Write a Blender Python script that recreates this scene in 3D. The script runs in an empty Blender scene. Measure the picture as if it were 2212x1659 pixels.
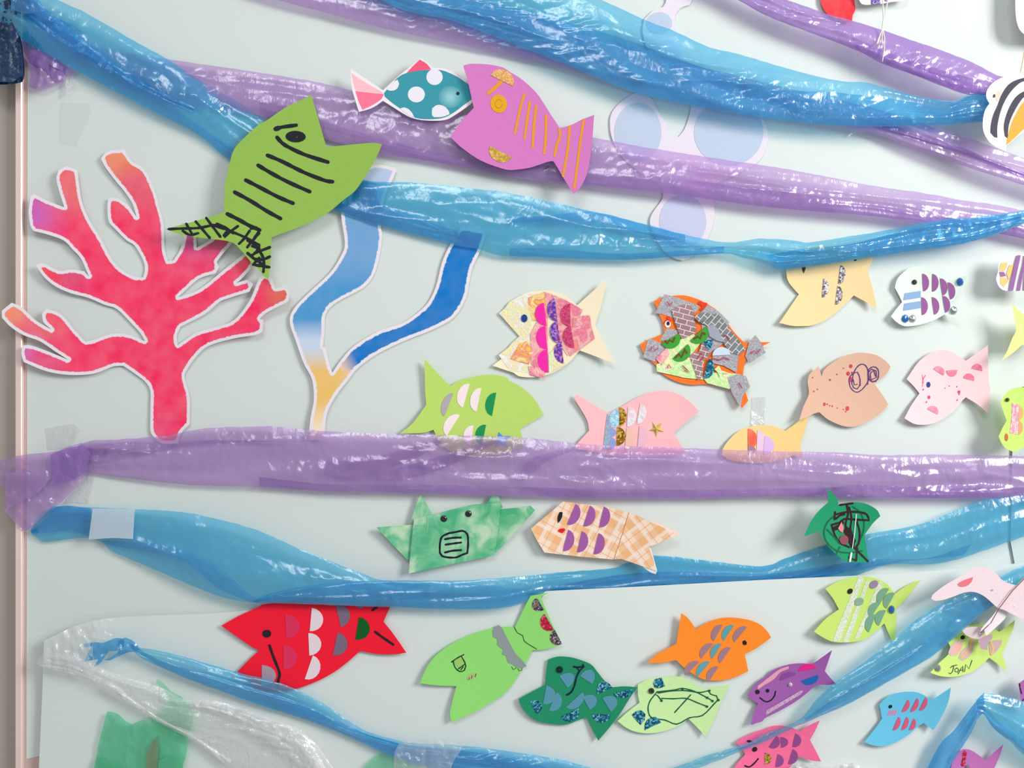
import bpy, math, random
from mathutils import Vector, noise
from mathutils.geometry import delaunay_2d_cdt

# ---------------------------------------------------------------- units
# The display is a flat board.  Everything on it is laid out on the board's own
# plane in board units (one unit = 0.6 mm), x to the right, y downwards, plus a
# depth d in front of the board.
S = 0.0006
D = 1915.0          # camera distance from the board, same units
CX, CY, H0 = 1106.0, 829.5, 1.35

def W(x, y, d=0.0):
    f = (D - d) / D
    return Vector(((x - CX) * f * S, -d * S, (CY - y) * f * S + H0))

# ---------------------------------------------------------------- camera, world, lights
scene = bpy.context.scene
col = scene.collection
cam_d = bpy.data.cameras.new('camera'); cam = bpy.data.objects.new('camera', cam_d); col.objects.link(cam)
cam.location = (0, -D * S, H0); cam.rotation_euler = (math.radians(90), 0, 0)
cam_d.sensor_width = 36.0; cam_d.lens = 36.0 * D / 2212.0; cam_d.clip_start = 0.05
scene.camera = cam
scene.view_settings.view_transform = 'Standard'; scene.view_settings.look = 'None'
scene.view_settings.gamma = 1.0; scene.view_settings.use_curve_mapping = False
scene.view_settings.exposure = 0.0
try:
    scene.cycles.transparent_max_bounces = 24
except Exception:
    pass
world = bpy.data.worlds.new('room_light'); scene.world = world; world.use_nodes = True
bg = world.node_tree.nodes['Background']; bg.inputs[0].default_value = (0.97, 0.98, 0.98, 1); bg.inputs[1].default_value = 0.40

def area(name, loc, target, w, h, power, colr):
    l = bpy.data.lights.new(name, 'AREA'); l.shape = 'RECTANGLE'; l.size = w; l.size_y = h
    l.energy = power; l.color = colr
    o = bpy.data.objects.new(name, l); col.objects.link(o); o.location = loc
    o.rotation_euler = (Vector(target) - Vector(loc)).to_track_quat('-Z', 'Y').to_euler()
    return o
area('window_daylight', (1.9, -1.5, 2.15), (0.0, 0, 1.3), 0.75, 0.9, 50, (1.0, 0.985, 0.965))
area('ceiling_light', (-0.2, -2.0, 2.9), (0.1, 0, 1.3), 1.2, 0.6, 15, (0.97, 0.985, 1.0))

# ---------------------------------------------------------------- materials
def lin(c):
    out = []
    for v in c[:3]:
        v /= 255.0
        out.append(v / 12.92 if v <= 0.04045 else ((v + 0.055) / 1.055) ** 2.4)
    return tuple(out) + (1.0,)

_m = {}
def _new(key):
    m = bpy.data.materials.new(key); m.use_nodes = True
    nt = m.node_tree; nt.nodes.clear()
    out = nt.nodes.new('ShaderNodeOutputMaterial')
    return m, nt, out

def N(nt, typ, **kw):
    n = nt.nodes.new(typ)
    for k, v in kw.items():
        if k in n.inputs: n.inputs[k].default_value = v
        else: setattr(n, k, v)
    return n

def paper(rgb, rough=0.75, attr=False, grain=0.03):
    key = 'paper_%d_%d_%d_%s_%s' % (rgb[0], rgb[1], rgb[2], rough, attr)
    if key in _m: return _m[key]
    m, nt, out = _new(key)
    p = N(nt, 'ShaderNodeBsdfPrincipled', Roughness=rough)
    p.inputs['Specular IOR Level'].default_value = 0.25
    tc = N(nt, 'ShaderNodeTexCoord')
    nz = N(nt, 'ShaderNodeTexNoise', Scale=420.0, Detail=3.0)
    nt.links.new(tc.outputs['Object'], nz.inputs['Vector'])
    hs = N(nt, 'ShaderNodeHueSaturation')
    mr = N(nt, 'ShaderNodeMapRange'); mr.inputs[3].default_value = 1 - grain * 2.0; mr.inputs[4].default_value = 1 + grain * 2.0
    nt.links.new(nz.outputs[0], mr.inputs[0]); nt.links.new(mr.outputs[0], hs.inputs['Value'])
    hs.inputs['Color'].default_value = lin(rgb)
    if attr:
        a = N(nt, 'ShaderNodeAttribute', attribute_name='paint')
        nt.links.new(a.outputs['Color'], hs.inputs['Color'])
    nt.links.new(hs.outputs[0], p.inputs['Base Color'])
    b = N(nt, 'ShaderNodeBump', Strength=0.12, Distance=0.0004)
    nt.links.new(nz.outputs[0], b.inputs['Height']); nt.links.new(b.outputs[0], p.inputs['Normal'])
    nt.links.new(p.outputs[0], out.inputs[0])
    _m[key] = m; return m

def ink(rgb, rough=0.5):
    return paper(rgb, rough, grain=0.0)

def watercolour(edge=0.5):
    """white paper with a painted inside; 'paint' holds the pigment, 'rim' the distance from the cut edge"""
    key = 'watercolour_%s' % edge
    if key in _m: return _m[key]
    m, nt, out = _new(key)
    p = N(nt, 'ShaderNodeBsdfPrincipled', Roughness=0.7); p.inputs['Specular IOR Level'].default_value = 0.25
    a = N(nt, 'ShaderNodeAttribute', attribute_name='paint')
    r = N(nt, 'ShaderNodeAttribute', attribute_name='rim')
    tc = N(nt, 'ShaderNodeTexCoord')
    n1 = N(nt, 'ShaderNodeTexNoise', Scale=260.0, Detail=4.0)
    n2 = N(nt, 'ShaderNodeTexNoise', Scale=45.0, Detail=6.0)
    for n in (n1, n2): nt.links.new(tc.outputs['Object'], n.inputs['Vector'])
    ad = N(nt, 'ShaderNodeMath', operation='MULTIPLY_ADD'); nt.links.new(n1.outputs[0], ad.inputs[0])
    ad.inputs[1].default_value = edge * 8.0; nt.links.new(r.outputs['Fac'], ad.inputs[2])
    mr = N(nt, 'ShaderNodeMapRange'); mr.inputs[1].default_value = 6.0 + edge * 4.0; mr.inputs[2].default_value = 7.6 + edge * 4.0
    nt.links.new(ad.outputs[0], mr.inputs[0])
    hs = N(nt, 'ShaderNodeHueSaturation'); nt.links.new(a.outputs['Color'], hs.inputs['Color'])
    m2 = N(nt, 'ShaderNodeMapRange'); m2.inputs[1].default_value = 0.3; m2.inputs[2].default_value = 0.7; m2.inputs[3].default_value = 0.95; m2.inputs[4].default_value = 1.04
    nt.links.new(n2.outputs[0], m2.inputs[0]); nt.links.new(m2.outputs[0], hs.inputs['Saturation'])
    mx = N(nt, 'ShaderNodeMix', data_type='RGBA'); mx.inputs[6].default_value = lin((238, 230, 238))
    nt.links.new(mr.outputs[0], mx.inputs[0]); nt.links.new(hs.outputs[0], mx.inputs[7])
    nt.links.new(mx.outputs[2], p.inputs['Base Color']); nt.links.new(p.outputs[0], out.inputs[0])
    _m[key] = m; return m

def film(key, tint, body, opacity=0.42, rough=0.22, bump=0.5, seed=0.0, gloss=0.07):
    """thin crinkled plastic film: partly tinted clear, partly milky, glossy on top"""
    if key in _m: return _m[key]
    m, nt, out = _new(key)
    tr = N(nt, 'ShaderNodeBsdfTransparent'); tr.inputs[0].default_value = tuple(tint) + (1,)
    p = N(nt, 'ShaderNodeBsdfPrincipled', Roughness=rough)
    p.inputs['Base Color'].default_value = tuple(body) + (1,)
    p.inputs['Specular IOR Level'].default_value = 0.9
    tc = N(nt, 'ShaderNodeTexCoord')
    mp = N(nt, 'ShaderNodeMapping'); mp.inputs['Location'].default_value = (seed, seed * 0.7, 0)
    mp.inputs['Scale'].default_value = (1.0, 1.0, 0.6)
    nt.links.new(tc.outputs['Object'], mp.inputs[0])
    v = N(nt, 'ShaderNodeTexVoronoi', feature='F1', Scale=42.0)
    nd = N(nt, 'ShaderNodeTexNoise', Scale=22.0, Detail=3.0, Distortion=1.2)
    nt.links.new(mp.outputs[0], nd.inputs['Vector'])
    vm = N(nt, 'ShaderNodeVectorMath', operation='MULTIPLY_ADD')
    nt.links.new(nd.outputs[1], vm.inputs[0]); vm.inputs[1].default_value = (0.05, 0.05, 0.05)
    nt.links.new(mp.outputs[0], vm.inputs[2]); nt.links.new(vm.outputs[0], v.inputs['Vector'])
    n1 = N(nt, 'ShaderNodeTexNoise', Scale=75.0, Detail=5.0, Distortion=1.5)
    nt.links.new(mp.outputs[0], n1.inputs['Vector'])
    ad = N(nt, 'ShaderNodeMath', operation='MULTIPLY_ADD'); nt.links.new(v.outputs[0], ad.inputs[0]); ad.inputs[1].default_value = 1.2
    nt.links.new(n1.outputs[0], ad.inputs[2])
    b = N(nt, 'ShaderNodeBump', Strength=bump * 0.34, Distance=0.003)
    nt.links.new(ad.outputs[0], b.inputs['Height']); nt.links.new(b.outputs[0], p.inputs['Normal'])
    lw = N(nt, 'ShaderNodeLayerWeight', Blend=0.35); nt.links.new(b.outputs[0], lw.inputs['Normal'])
    f = N(nt, 'ShaderNodeMapRange'); f.inputs[3].default_value = opacity; f.inputs[4].default_value = min(1.0, opacity + 0.35)
    nt.links.new(lw.outputs['Facing'], f.inputs[0])
    # cloudy unevenness of the film itself
    n3 = N(nt, 'ShaderNodeTexNoise', Scale=9.0, Detail=4.0, Distortion=0.8); nt.links.new(mp.outputs[0], n3.inputs['Vector'])
    f2 = N(nt, 'ShaderNodeMapRange'); f2.inputs[1].default_value = 0.3; f2.inputs[2].default_value = 0.7; f2.inputs[3].default_value = -0.3 * opacity; f2.inputs[4].default_value = 0.35 * opacity
    nt.links.new(n3.outputs[0], f2.inputs[0])
    s = N(nt, 'ShaderNodeMath', operation='ADD', use_clamp=True); nt.links.new(f.outputs[0], s.inputs[0]); nt.links.new(f2.outputs[0], s.inputs[1])
    # layers of the gathered film run along it as denser streaks
    fl = N(nt, 'ShaderNodeAttribute', attribute_name='flow')
    n4 = N(nt, 'ShaderNodeTexNoise', Scale=1.0, Detail=1.5, Distortion=0.3); nt.links.new(fl.outputs['Vector'], n4.inputs['Vector'])
    f4 = N(nt, 'ShaderNodeMapRange'); f4.inputs[1].default_value = 0.46; f4.inputs[2].default_value = 0.72; f4.inputs[3].default_value = 0.0; f4.inputs[4].default_value = 0.5 * opacity
    nt.links.new(n4.outputs[0], f4.inputs[0])
    s4 = N(nt, 'ShaderNodeMath', operation='ADD', use_clamp=True); nt.links.new(s.outputs[0], s4.inputs[0]); nt.links.new(f4.outputs[0], s4.inputs[1]); s = s4
    tl = N(nt, 'ShaderNodeBsdfTranslucent'); tl.inputs[0].default_value = tuple(min(1, v * 1.05) for v in body) + (1,)
    bd = N(nt, 'ShaderNodeMixShader'); bd.inputs[0].default_value = 0.3
    nt.links.new(p.outputs[0], bd.inputs[1]); nt.links.new(tl.outputs[0], bd.inputs[2])
    mx = N(nt, 'ShaderNodeMixShader'); nt.links.new(s.outputs[0], mx.inputs[0])
    nt.links.new(tr.outputs[0], mx.inputs[1]); nt.links.new(bd.outputs[0], mx.inputs[2])
    gl = N(nt, 'ShaderNodeBsdfGlossy', Roughness=rough * 0.8); nt.links.new(b.outputs[0], gl.inputs['Normal'])
    pw = N(nt, 'ShaderNodeMath', operation='POWER'); nt.links.new(lw.outputs['Facing'], pw.inputs[0]); pw.inputs[1].default_value = 2.0
    fr = N(nt, 'ShaderNodeMath', operation='MULTIPLY_ADD', use_clamp=True); nt.links.new(pw.outputs[0], fr.inputs[0]); fr.inputs[1].default_value = 0.5; fr.inputs[2].default_value = gloss
    mx2 = N(nt, 'ShaderNodeMixShader'); nt.links.new(fr.outputs[0], mx2.inputs[0])
    nt.links.new(mx.outputs[0], mx2.inputs[1]); nt.links.new(gl.outputs[0], mx2.inputs[2])
    nt.links.new(mx2.outputs[0], out.inputs[0])
    _m[key] = m; return m

def glitter(key, cols, scale=520.0, metal=0.5):
    if key in _m: return _m[key]
    m, nt, out = _new(key)
    p = N(nt, 'ShaderNodeBsdfPrincipled', Roughness=0.35, Metallic=metal)
    tc = N(nt, 'ShaderNodeTexCoord'); v = N(nt, 'ShaderNodeTexVoronoi', Scale=scale); nt.links.new(tc.outputs['Object'], v.inputs['Vector'])
    r = N(nt, 'ShaderNodeValToRGB'); r.color_ramp.interpolation = 'CONSTANT'
    sx = N(nt, 'ShaderNodeSeparateColor'); nt.links.new(v.outputs['Color'], sx.inputs[0]); nt.links.new(sx.outputs[0], r.inputs[0])
    el = r.color_ramp.elements
    while len(el) < len(cols): el.new(0.5)
    for i, c in enumerate(cols): el[i].position = i / len(cols); el[i].color = lin(c)
    nt.links.new(r.outputs[0], p.inputs['Base Color'])
    b = N(nt, 'ShaderNodeBump', Strength=0.5, Distance=0.001); nt.links.new(sx.outputs[1], b.inputs['Height']); nt.links.new(b.outputs[0], p.inputs['Normal'])
    nt.links.new(p.outputs[0], out.inputs[0]); _m[key] = m; return m

def foil(key, cols, scale=30.0, rough=0.25):
    """iridescent crinkled foil"""
    if key in _m: return _m[key]
    m, nt, out = _new(key)
    p = N(nt, 'ShaderNodeBsdfPrincipled', Roughness=rough); p.inputs['Coat Weight'].default_value = 0.6
    tc = N(nt, 'ShaderNodeTexCoord'); n = N(nt, 'ShaderNodeTexNoise', Scale=scale, Detail=5.0, Distortion=3.0); nt.links.new(tc.outputs['Object'], n.inputs['Vector'])
    r = N(nt, 'ShaderNodeValToRGB'); el = r.color_ramp.elements
    while len(el) < len(cols): el.new(0.5)
    for i, c in enumerate(cols): el[i].position = 0.3 + 0.4 * i / (len(cols) - 1); el[i].color = lin(c)
    nt.links.new(n.outputs[0], r.inputs[0]); nt.links.new(r.outputs[0], p.inputs['Base Color'])
    n2 = N(nt, 'ShaderNodeTexNoise', Scale=190.0, Detail=4.0, Distortion=2.0); nt.links.new(tc.outputs['Object'], n2.inputs['Vector'])
    b = N(nt, 'ShaderNodeBump', Strength=0.5, Distance=0.002); nt.links.new(n2.outputs[0], b.inputs['Height']); nt.links.new(b.outputs[0], p.inputs['Normal'])
    nt.links.new(p.outputs[0], out.inputs[0]); _m[key] = m; return m

def blotchy(key, c1, c2, c3, scale=26.0):
    if key in _m: return _m[key]
    m, nt, out = _new(key)
    p = N(nt, 'ShaderNodeBsdfPrincipled', Roughness=0.6)
    tc = N(nt, 'ShaderNodeTexCoord'); n = N(nt, 'ShaderNodeTexNoise', Scale=scale, Detail=4.0, Distortion=0.6); nt.links.new(tc.outputs['Object'], n.inputs['Vector'])
    r = N(nt, 'ShaderNodeValToRGB'); el = r.color_ramp.elements; el.new(0.5)
    for i, (q, c) in enumerate(((0.36, c1), (0.5, c2), (0.66, c3))): el[i].position = q; el[i].color = lin(c)
    nt.links.new(n.outputs[0], r.inputs[0]); nt.links.new(r.outputs[0], p.inputs['Base Color']); nt.links.new(p.outputs[0], out.inputs[0])
    _m[key] = m; return m

def plaid(key, angle):
    if key in _m: return _m[key]
    m, nt, out = _new(key)
    p = N(nt, 'ShaderNodeBsdfPrincipled', Roughness=0.6)
    tc = N(nt, 'ShaderNodeTexCoord'); mp = N(nt, 'ShaderNodeMapping'); mp.inputs['Rotation'].default_value = (0, math.radians(angle), 0)
    nt.links.new(tc.outputs['Object'], mp.inputs[0])
    sx = N(nt, 'ShaderNodeSeparateXYZ'); nt.links.new(mp.outputs[0], sx.inputs[0])
    prev = None
    per = 0.0265
    def band(axis, off, w, period=per):
        a = N(nt, 'ShaderNodeMath', operation='MULTIPLY_ADD'); nt.links.new(sx.outputs[axis], a.inputs[0]); a.inputs[1].default_value = 1 / period; a.inputs[2].default_value = off + 50
        f = N(nt, 'ShaderNodeMath', operation='FRACT'); nt.links.new(a.outputs[0], f.inputs[0])
        l = N(nt, 'ShaderNodeMath', operation='LESS_THAN'); nt.links.new(f.outputs[0], l.inputs[0]); l.inputs[1].default_value = w
        return l.outputs[0]
    colr = lin((250, 222, 196))
    last = None
    for axis, off, w, cc, amt in ((0, 0, 0.5, (240, 172, 104), 0.55), (2, 0.1, 0.5, (240, 172, 104), 0.55), (0, 0.62, 0.16, (250, 232, 222), 0.7), (2, 0.7, 0.16, (250, 232, 222), 0.7), (0, 0.3, 0.035, (214, 126, 84), 0.5), (2, 0.42, 0.035, (214, 126, 84), 0.5)):
        mx = N(nt, 'ShaderNodeMix', data_type='RGBA')
        mul = N(nt, 'ShaderNodeMath', operation='MULTIPLY'); nt.links.new(band(axis, off, w), mul.inputs[0]); mul.inputs[1].default_value = amt
        nt.links.new(mul.outputs[0], mx.inputs[0]); mx.inputs[7].default_value = lin(cc)
        if last is None: mx.inputs[6].default_value = colr
        else: nt.links.new(last, mx.inputs[6])
        last = mx.outputs[2]
    nt.links.new(last, p.inputs['Base Color']); nt.links.new(p.outputs[0], out.inputs[0]); _m[key] = m; return m

def brickprint(key, c, angle):
    """flat grey-brown print of thin white brick lines"""
    if key in _m: return _m[key]
    m, nt, out = _new(key)
    p = N(nt, 'ShaderNodeBsdfPrincipled', Roughness=0.45)
    tc = N(nt, 'ShaderNodeTexCoord'); mp = N(nt, 'ShaderNodeMapping'); mp.inputs['Rotation'].default_value = (math.radians(-90), math.radians(0), math.radians(angle))
    nt.links.new(tc.outputs['Object'], mp.inputs[0])
    b = N(nt, 'ShaderNodeTexBrick', Scale=1.0); b.inputs['Color1'].default_value = lin(c); b.inputs['Color2'].default_value = lin(tuple(min(255, v + 14) for v in c)); b.inputs['Mortar'].default_value = lin((238, 232, 232))
    b.inputs['Mortar Size'].default_value = 0.0004; b.inputs['Brick Width'].default_value = 0.0135; b.inputs['Row Height'].default_value = 0.0066
    nt.links.new(mp.outputs[0], b.inputs['Vector']); nt.links.new(b.outputs[0], p.inputs['Base Color']); nt.links.new(p.outputs[0], out.inputs[0])
    _m[key] = m; return m

def shiny(key, rgb, rough=0.15, metal=0.0, trans=0.0):
    if key in _m: return _m[key]
    m, nt, out = _new(key)
    p = N(nt, 'ShaderNodeBsdfPrincipled', Roughness=rough, Metallic=metal); p.inputs['Base Color'].default_value = lin(rgb)
    p.inputs['Coat Weight'].default_value = 0.5; p.inputs['Transmission Weight'].default_value = trans
    nt.links.new(p.outputs[0], out.inputs[0]); _m[key] = m; return m

# ---------------------------------------------------------------- geometry helpers
K = 560.0 / 2212.0
X0 = (0, 550, 1100, 1652); Y0 = (0, 410, 820, 1239)
def c(ci, ri, pts):
    """points noted on a close-up of the display -> board units"""
    return [(X0[ci] + p[0] * K, Y0[ri] + p[1] * K) for p in pts]
def c1(ci, ri, x, y): return (X0[ci] + x * K, Y0[ri] + y * K)

def smooth(pts, closed=True, corner=38.0, n=4):
    """Catmull-Rom through the points, kept sharp where the outline turns hard"""
    m = len(pts)
    V = [Vector(p) for p in pts]
    def is_corner(i):
        if not closed and (i == 0 or i == m - 1): return True
        a = V[i] - V[i - 1]; b = V[(i + 1) % m] - V[i]
        if a.length < 1e-6 or b.length < 1e-6: return False
        return math.degrees(a.angle(b)) > corner
    cs = [is_corner(i) for i in range(m)]
    out = []
    for i in range(m if closed else m - 1):
        j = (i + 1) % m
        p1, p2 = V[i], V[j]
        p0 = 2 * p1 - p2 if cs[i] else V[i - 1]
        p3 = 2 * p2 - p1 if cs[j] else V[(j + 1) % m]
        L = (p2 - p1).length
        # limit overshoot where neighbours are much farther away
        if (p0 - p1).length > 2.2 * L: p0 = p1 + (p0 - p1).normalized() * 2.2 * L
        if (p3 - p2).length > 2.2 * L: p3 = p2 + (p3 - p2).normalized() * 2.2 * L
        k = max(1, min(n, int(L / 5)))
        if cs[i] and cs[j]: k = 1
        for s in range(k):
            t = s / k
            out.append(tuple(0.5 * ((2 * p1) + (-p0 + p2) * t + (2 * p0 - 5 * p1 + 4 * p2 - p3) * t * t + (-p0 + 3 * p1 - 3 * p2 + p3) * t ** 3)))
    if not closed: out.append(tuple(V[-1]))
    return out

def inside(x, y, poly):
    r = False; j = len(poly) - 1
    for i in range(len(poly)):
        xi, yi = poly[i]; xj, yj = poly[j]
        if (yi > y) != (yj > y) and x < (xj - xi) * (y - yi) / (yj - yi) + xi: r = not r
        j = i
    return r

def edge_dist(x, y, poly):
    best = 1e9; j = len(poly) - 1
    for i in range(len(poly)):
        ax, ay = poly[j]; bx, by = poly[i]; dx, dy = bx - ax, by - ay
        q = dx * dx + dy * dy
        t = 0 if q == 0 else max(0, min(1, ((x - ax) * dx + (y - ay) * dy) / q))
        e = (ax + t * dx - x) ** 2 + (ay + t * dy - y) ** 2
        if e < best: best = e
        j = i
    return math.sqrt(best)

def link(name, me, mat, parent, origin):
    o = bpy.data.objects.new(name, me)
    if mat: me.materials.append(mat)
    col.objects.link(o)
    if parent is not None: o.parent = parent
    else: o.location = origin
    return o

def resample_closed(poly, step):
    out = []
    for i in range(len(poly)):
        a = Vector(poly[i]); b = Vector(poly[(i + 1) % len(poly)])
        k = max(1, int((b - a).length / step))
        for s in range(k): out.append(tuple(a.lerp(b, s / k)))
    return out

class Thing:
    def __init__(self, name, label, cat, centre, h, group=None, parentless=True):
        self.cx, self.cy = centre
        self.h = h
        self.origin = W(self.cx, self.cy, 0.0)
        e = bpy.data.objects.new(name, None); e.empty_display_size = 0.02
        col.objects.link(e); e.location = self.origin
        e['label'] = label; e['category'] = cat
        if group: e['group'] = group
        self.root = e; self.stack = 1.2
    def P(self, x, y, off):
        return W(x, y, self.h(x, y) + off) - self.origin
    def sheet(self, name, poly, mat, off=0.0, t=1.2, grid=0.0, paint=None, rim=False, sm=True, corner=38.0, label=None, parent=None, dh=None):
        """a cut piece of sheet with its thickness, following the curl of the thing it lies on"""
        if sm: poly = smooth(poly, corner=corner)
        if grid: poly = resample_closed(poly, grid)
        # drop near-duplicate points
        q = []
        for p in poly:
            if not q or (abs(p[0] - q[-1][0]) + abs(p[1] - q[-1][1])) > 0.3: q.append(p)
        poly = q
        pts = [Vector(p) for p in poly]; n0 = len(pts)
        if grid:
            xs = [p[0] for p in poly]; ys = [p[1] for p in poly]
            yy = min(ys) + grid * 0.5; row = 0
            while yy < max(ys):
                xx = min(xs) + (grid * 0.5 if row % 2 else grid)
                while xx < max(xs):
                    if inside(xx, yy, poly) and edge_dist(xx, yy, poly) > grid * 0.45: pts.append(Vector((xx, yy)))
                    xx += grid
                yy += grid * 0.87; row += 1
        vs, es, fs, ov, oe, of = delaunay_2d_cdt(pts, [(i, (i + 1) % n0) for i in range(n0)], [list(range(n0))], 1, 1e-4)
        hf = dh if dh else (lambda x, y: 0.0)
        nv = len(vs)
        verts = [self.P(v.x, v.y, off + t + hf(v.x, v.y)) for v in vs] + [self.P(v.x, v.y, off + hf(v.x, v.y)) for v in vs]
        faces = []; smth = []
        cnt = {}
        for f in fs:
            a = 0
            for k in range(len(f)):
                p, r = vs[f[k]], vs[f[(k + 1) % len(f)]]; a += p.x * r.y - r.x * p.y
            f = list(f)
            if a > 0: f.reverse()       # face the camera (y runs down)
            faces.append(f); smth.append(True)
            if t > 0: faces.append([i + nv for i in reversed(f)]); smth.append(True)
            for k in range(len(f)):
                e = (f[k], f[(k + 1) % len(f)])
                cnt[e] = cnt.get(e, 0) + 1
        base = len(verts)
        for (a, b) in (list(cnt) if t > 0 else ()):
            if (b, a) not in cnt:
                i = len(verts)
                verts += [verts[a], verts[b], verts[b + nv], verts[a + nv]]
                faces.append([i + 1, i, i + 3, i + 2]); smth.append(False)
        me = bpy.data.meshes.new(name); me.from_pydata([tuple(v) for v in verts], [], faces)
        me.polygons.foreach_set('use_smooth', smth)
        if paint or rim:
            cc = []; rr = []; cols = {}
            edge_c = lin((238, 230, 238)) if rim else None
            for i in range(len(verts)):
                kk = i % nv if i < 2 * nv else 0
                if kk not in cols:
                    v = vs[kk]; cols[kk] = (paint(v.x, v.y) if paint else (1, 1, 1, 1), edge_dist(v.x, v.y, poly) if rim else 0.0)
                cc += list(edge_c if (i >= 2 * nv and rim) else cols[kk][0]); rr.append(0.0 if i >= 2 * nv else cols[kk][1])
            if paint: me.color_attributes.new('paint', 'FLOAT_COLOR', 'POINT').data.foreach_set('color', cc)
            if rim: me.attributes.new('rim', 'FLOAT', 'POINT').data.foreach_set('value', rr)
        me.update()
        o = link(name, me, mat, parent or self.root, self.origin)
        if label: o['label'] = label
        return o
    def scale(self, a, b, w, mat, name='scale', off=None, t=0.45, label=None, n=9):
        """half-round sticker: straight chord a-b, bulging w to the left of a->b as seen"""
        ax, ay = a; bx, by = b
        mx, my = (ax + bx) / 2, (ay + by) / 2; ux, uy = (bx - ax) / 2, (by - ay) / 2
        L = math.hypot(ux, uy) or 1
        nx, ny = uy / L * w, -ux / L * w
        pts = [(mx - ux * math.cos(math.pi * i / n) + nx * math.sin(math.pi * i / n), my - uy * math.cos(math.pi * i / n) + ny * math.sin(math.pi * i / n)) for i in range(n + 1)]
        return self.sheet(name, pts, mat, off if off is not None else self.stack + 0.35, t, sm=False, label=label)
    def disc(self, x, y, rx, ry, mat, name='eye', ang=0, off=None, t=0.4, n=16, label=None, parent=None):
        ca, sa = math.cos(math.radians(ang)), math.sin(math.radians(ang))
        pts = [(x + rx * math.cos(2 * math.pi * i / n) * ca - ry * math.sin(2 * math.pi * i / n) * sa, y + rx * math.cos(2 * math.pi * i / n) * sa + ry * math.sin(2 * math.pi * i / n) * ca) for i in range(n)]
        return self.sheet(name, pts, mat, off if off is not None else self.stack + 0.35, t, sm=False, label=label, parent=parent)
    def dome(self, x, y, r, hgt, mat, name='bead', seg=14, rings=4, flat=False, label=None, ry=None):
        ry = ry or r
        v = []; f = []
        for k in range(rings):
            a = math.pi / 2 * k / rings
            for i in range(seg):
                q = 2 * math.pi * i / seg
                v.append(self.P(x + r * math.cos(a) * math.cos(q), y + ry * math.cos(a) * math.sin(q), self.stack + hgt * math.sin(a)))
        v.append(self.P(x, y, self.stack + hgt))
        for k in range(rings - 1):
            for i in range(seg):
                j = (i + 1) % seg
                f.append([k * seg + j, k * seg + i, (k + 1) * seg + i, (k + 1) * seg + j][::-1])
        for i in range(seg): f.append([(rings - 1) * seg + i, (rings - 1) * seg + (i + 1) % seg, len(v) - 1][::-1])
        me = bpy.data.meshes.new(name); me.from_pydata([tuple(p) for p in v], [], f)
        me.polygons.foreach_set('use_smooth', [not flat] * len(f)); me.update()
        o = link(name, me, mat, self.root, self.origin)
        if label: o['label'] = label
        return o
    def strokes(self, name, lines, w, mat, off=None, label=None, sm=True, taper=False):
        off = off if off is not None else self.stack + 0.5
        v = []; f = []
        for li, ln in enumerate(lines):
            pts = smooth(ln, closed=False, corner=60, n=3) if (sm and len(ln) > 2) else ln
            # resample
            q = [Vector(pts[0])]
            for p in pts[1:]:
                p = Vector(p); k = max(1, int((p - q[-1]).length / 9)); a = q[-1]
                for s in range(1, k + 1): q.append(a.lerp(p, s / k))
            zo = off + 0.02 * (li % 5)
            for i, p in enumerate(q):
                d = (q[min(i + 1, len(q) - 1)] - q[max(i - 1, 0)])
                if d.length < 1e-6: d = Vector((1, 0))
                d.normalize(); n_ = Vector((-d.y, d.x))
                ww = w / 2 * (1 + 0.12 * math.sin(i * 2.1 + li))
                if taper: ww *= 0.35 + 0.65 * math.sin(math.pi * (i + 0.5) / len(q))
                a = p + n_ * ww; b = p - n_ * ww
                v.append(self.P(a.x, a.y, zo)); v.append(self.P(b.x, b.y, zo))
                if i: k = len(v); f.append([k - 4, k - 3, k - 1, k - 2])
            for p in (q[0], q[-1]):
                if taper: continue
                k = len(v)
                for s in range(8):
                    an = 2 * math.pi * s / 8; v.append(self.P(p.x + w * 0.5 * math.cos(an), p.y + w * 0.5 * math.sin(an), zo + 0.01))
                f.append(list(range(k, k + 8)))
        me = bpy.data.meshes.new(name); me.from_pydata([tuple(p) for p in v], [], f); me.update()
        o = link(name, me, mat, self.root, self.origin)
        if label: o['label'] = label
        return o
    def each(self, name, lines, w, mat, **kw):
        for ln in lines: self.strokes(name, [ln], w, mat, **kw)

def surf(cx, cy, d0, curl=6.0, R=130.0, tx=0.0, ty=0.0, ax=1.0, ay=1.0):
    return lambda x, y: d0 + curl * min(3.0, (((x - cx) * ax) ** 2 + ((y - cy) * ay) ** 2) / (R * R)) + tx * (x - cx) / R + ty * (y - cy) / R

def cut(name, label, cat, poly, mat, d0=3.0, curl=6.0, tx=0.0, ty=0.0, ax=1.0, ay=1.0, group=None, grid=16, body='paper_body', R=None, **kw):
    xs = [p[0] for p in poly]; ys = [p[1] for p in poly]
    cx, cy = (min(xs) + max(xs)) / 2, (min(ys) + max(ys)) / 2
    R = R or max(max(xs) - min(xs), max(ys) - min(ys)) / 2
    t = Thing(name, label, cat, (cx, cy), surf(cx, cy, d0, curl, R, tx, ty, ax, ay), group)
    if body: t.sheet(body, poly, mat, 0.0, 1.2, grid=grid, **kw)
    return t

def arc_resample(pts, n):
    V = [Vector(p) for p in pts]; L = [0.0]
    for i in range(1, len(V)): L.append(L[-1] + (V[i] - V[i - 1]).length)
    out = []; k = 0
    for i in range(n):
        s = L[-1] * i / (n - 1)
        while k < len(L) - 2 and L[k + 1] < s: k += 1
        q = (s - L[k]) / max(1e-6, L[k + 1] - L[k])
        out.append(V[k].lerp(V[k + 1], min(1, max(0, q))))
    return out

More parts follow.
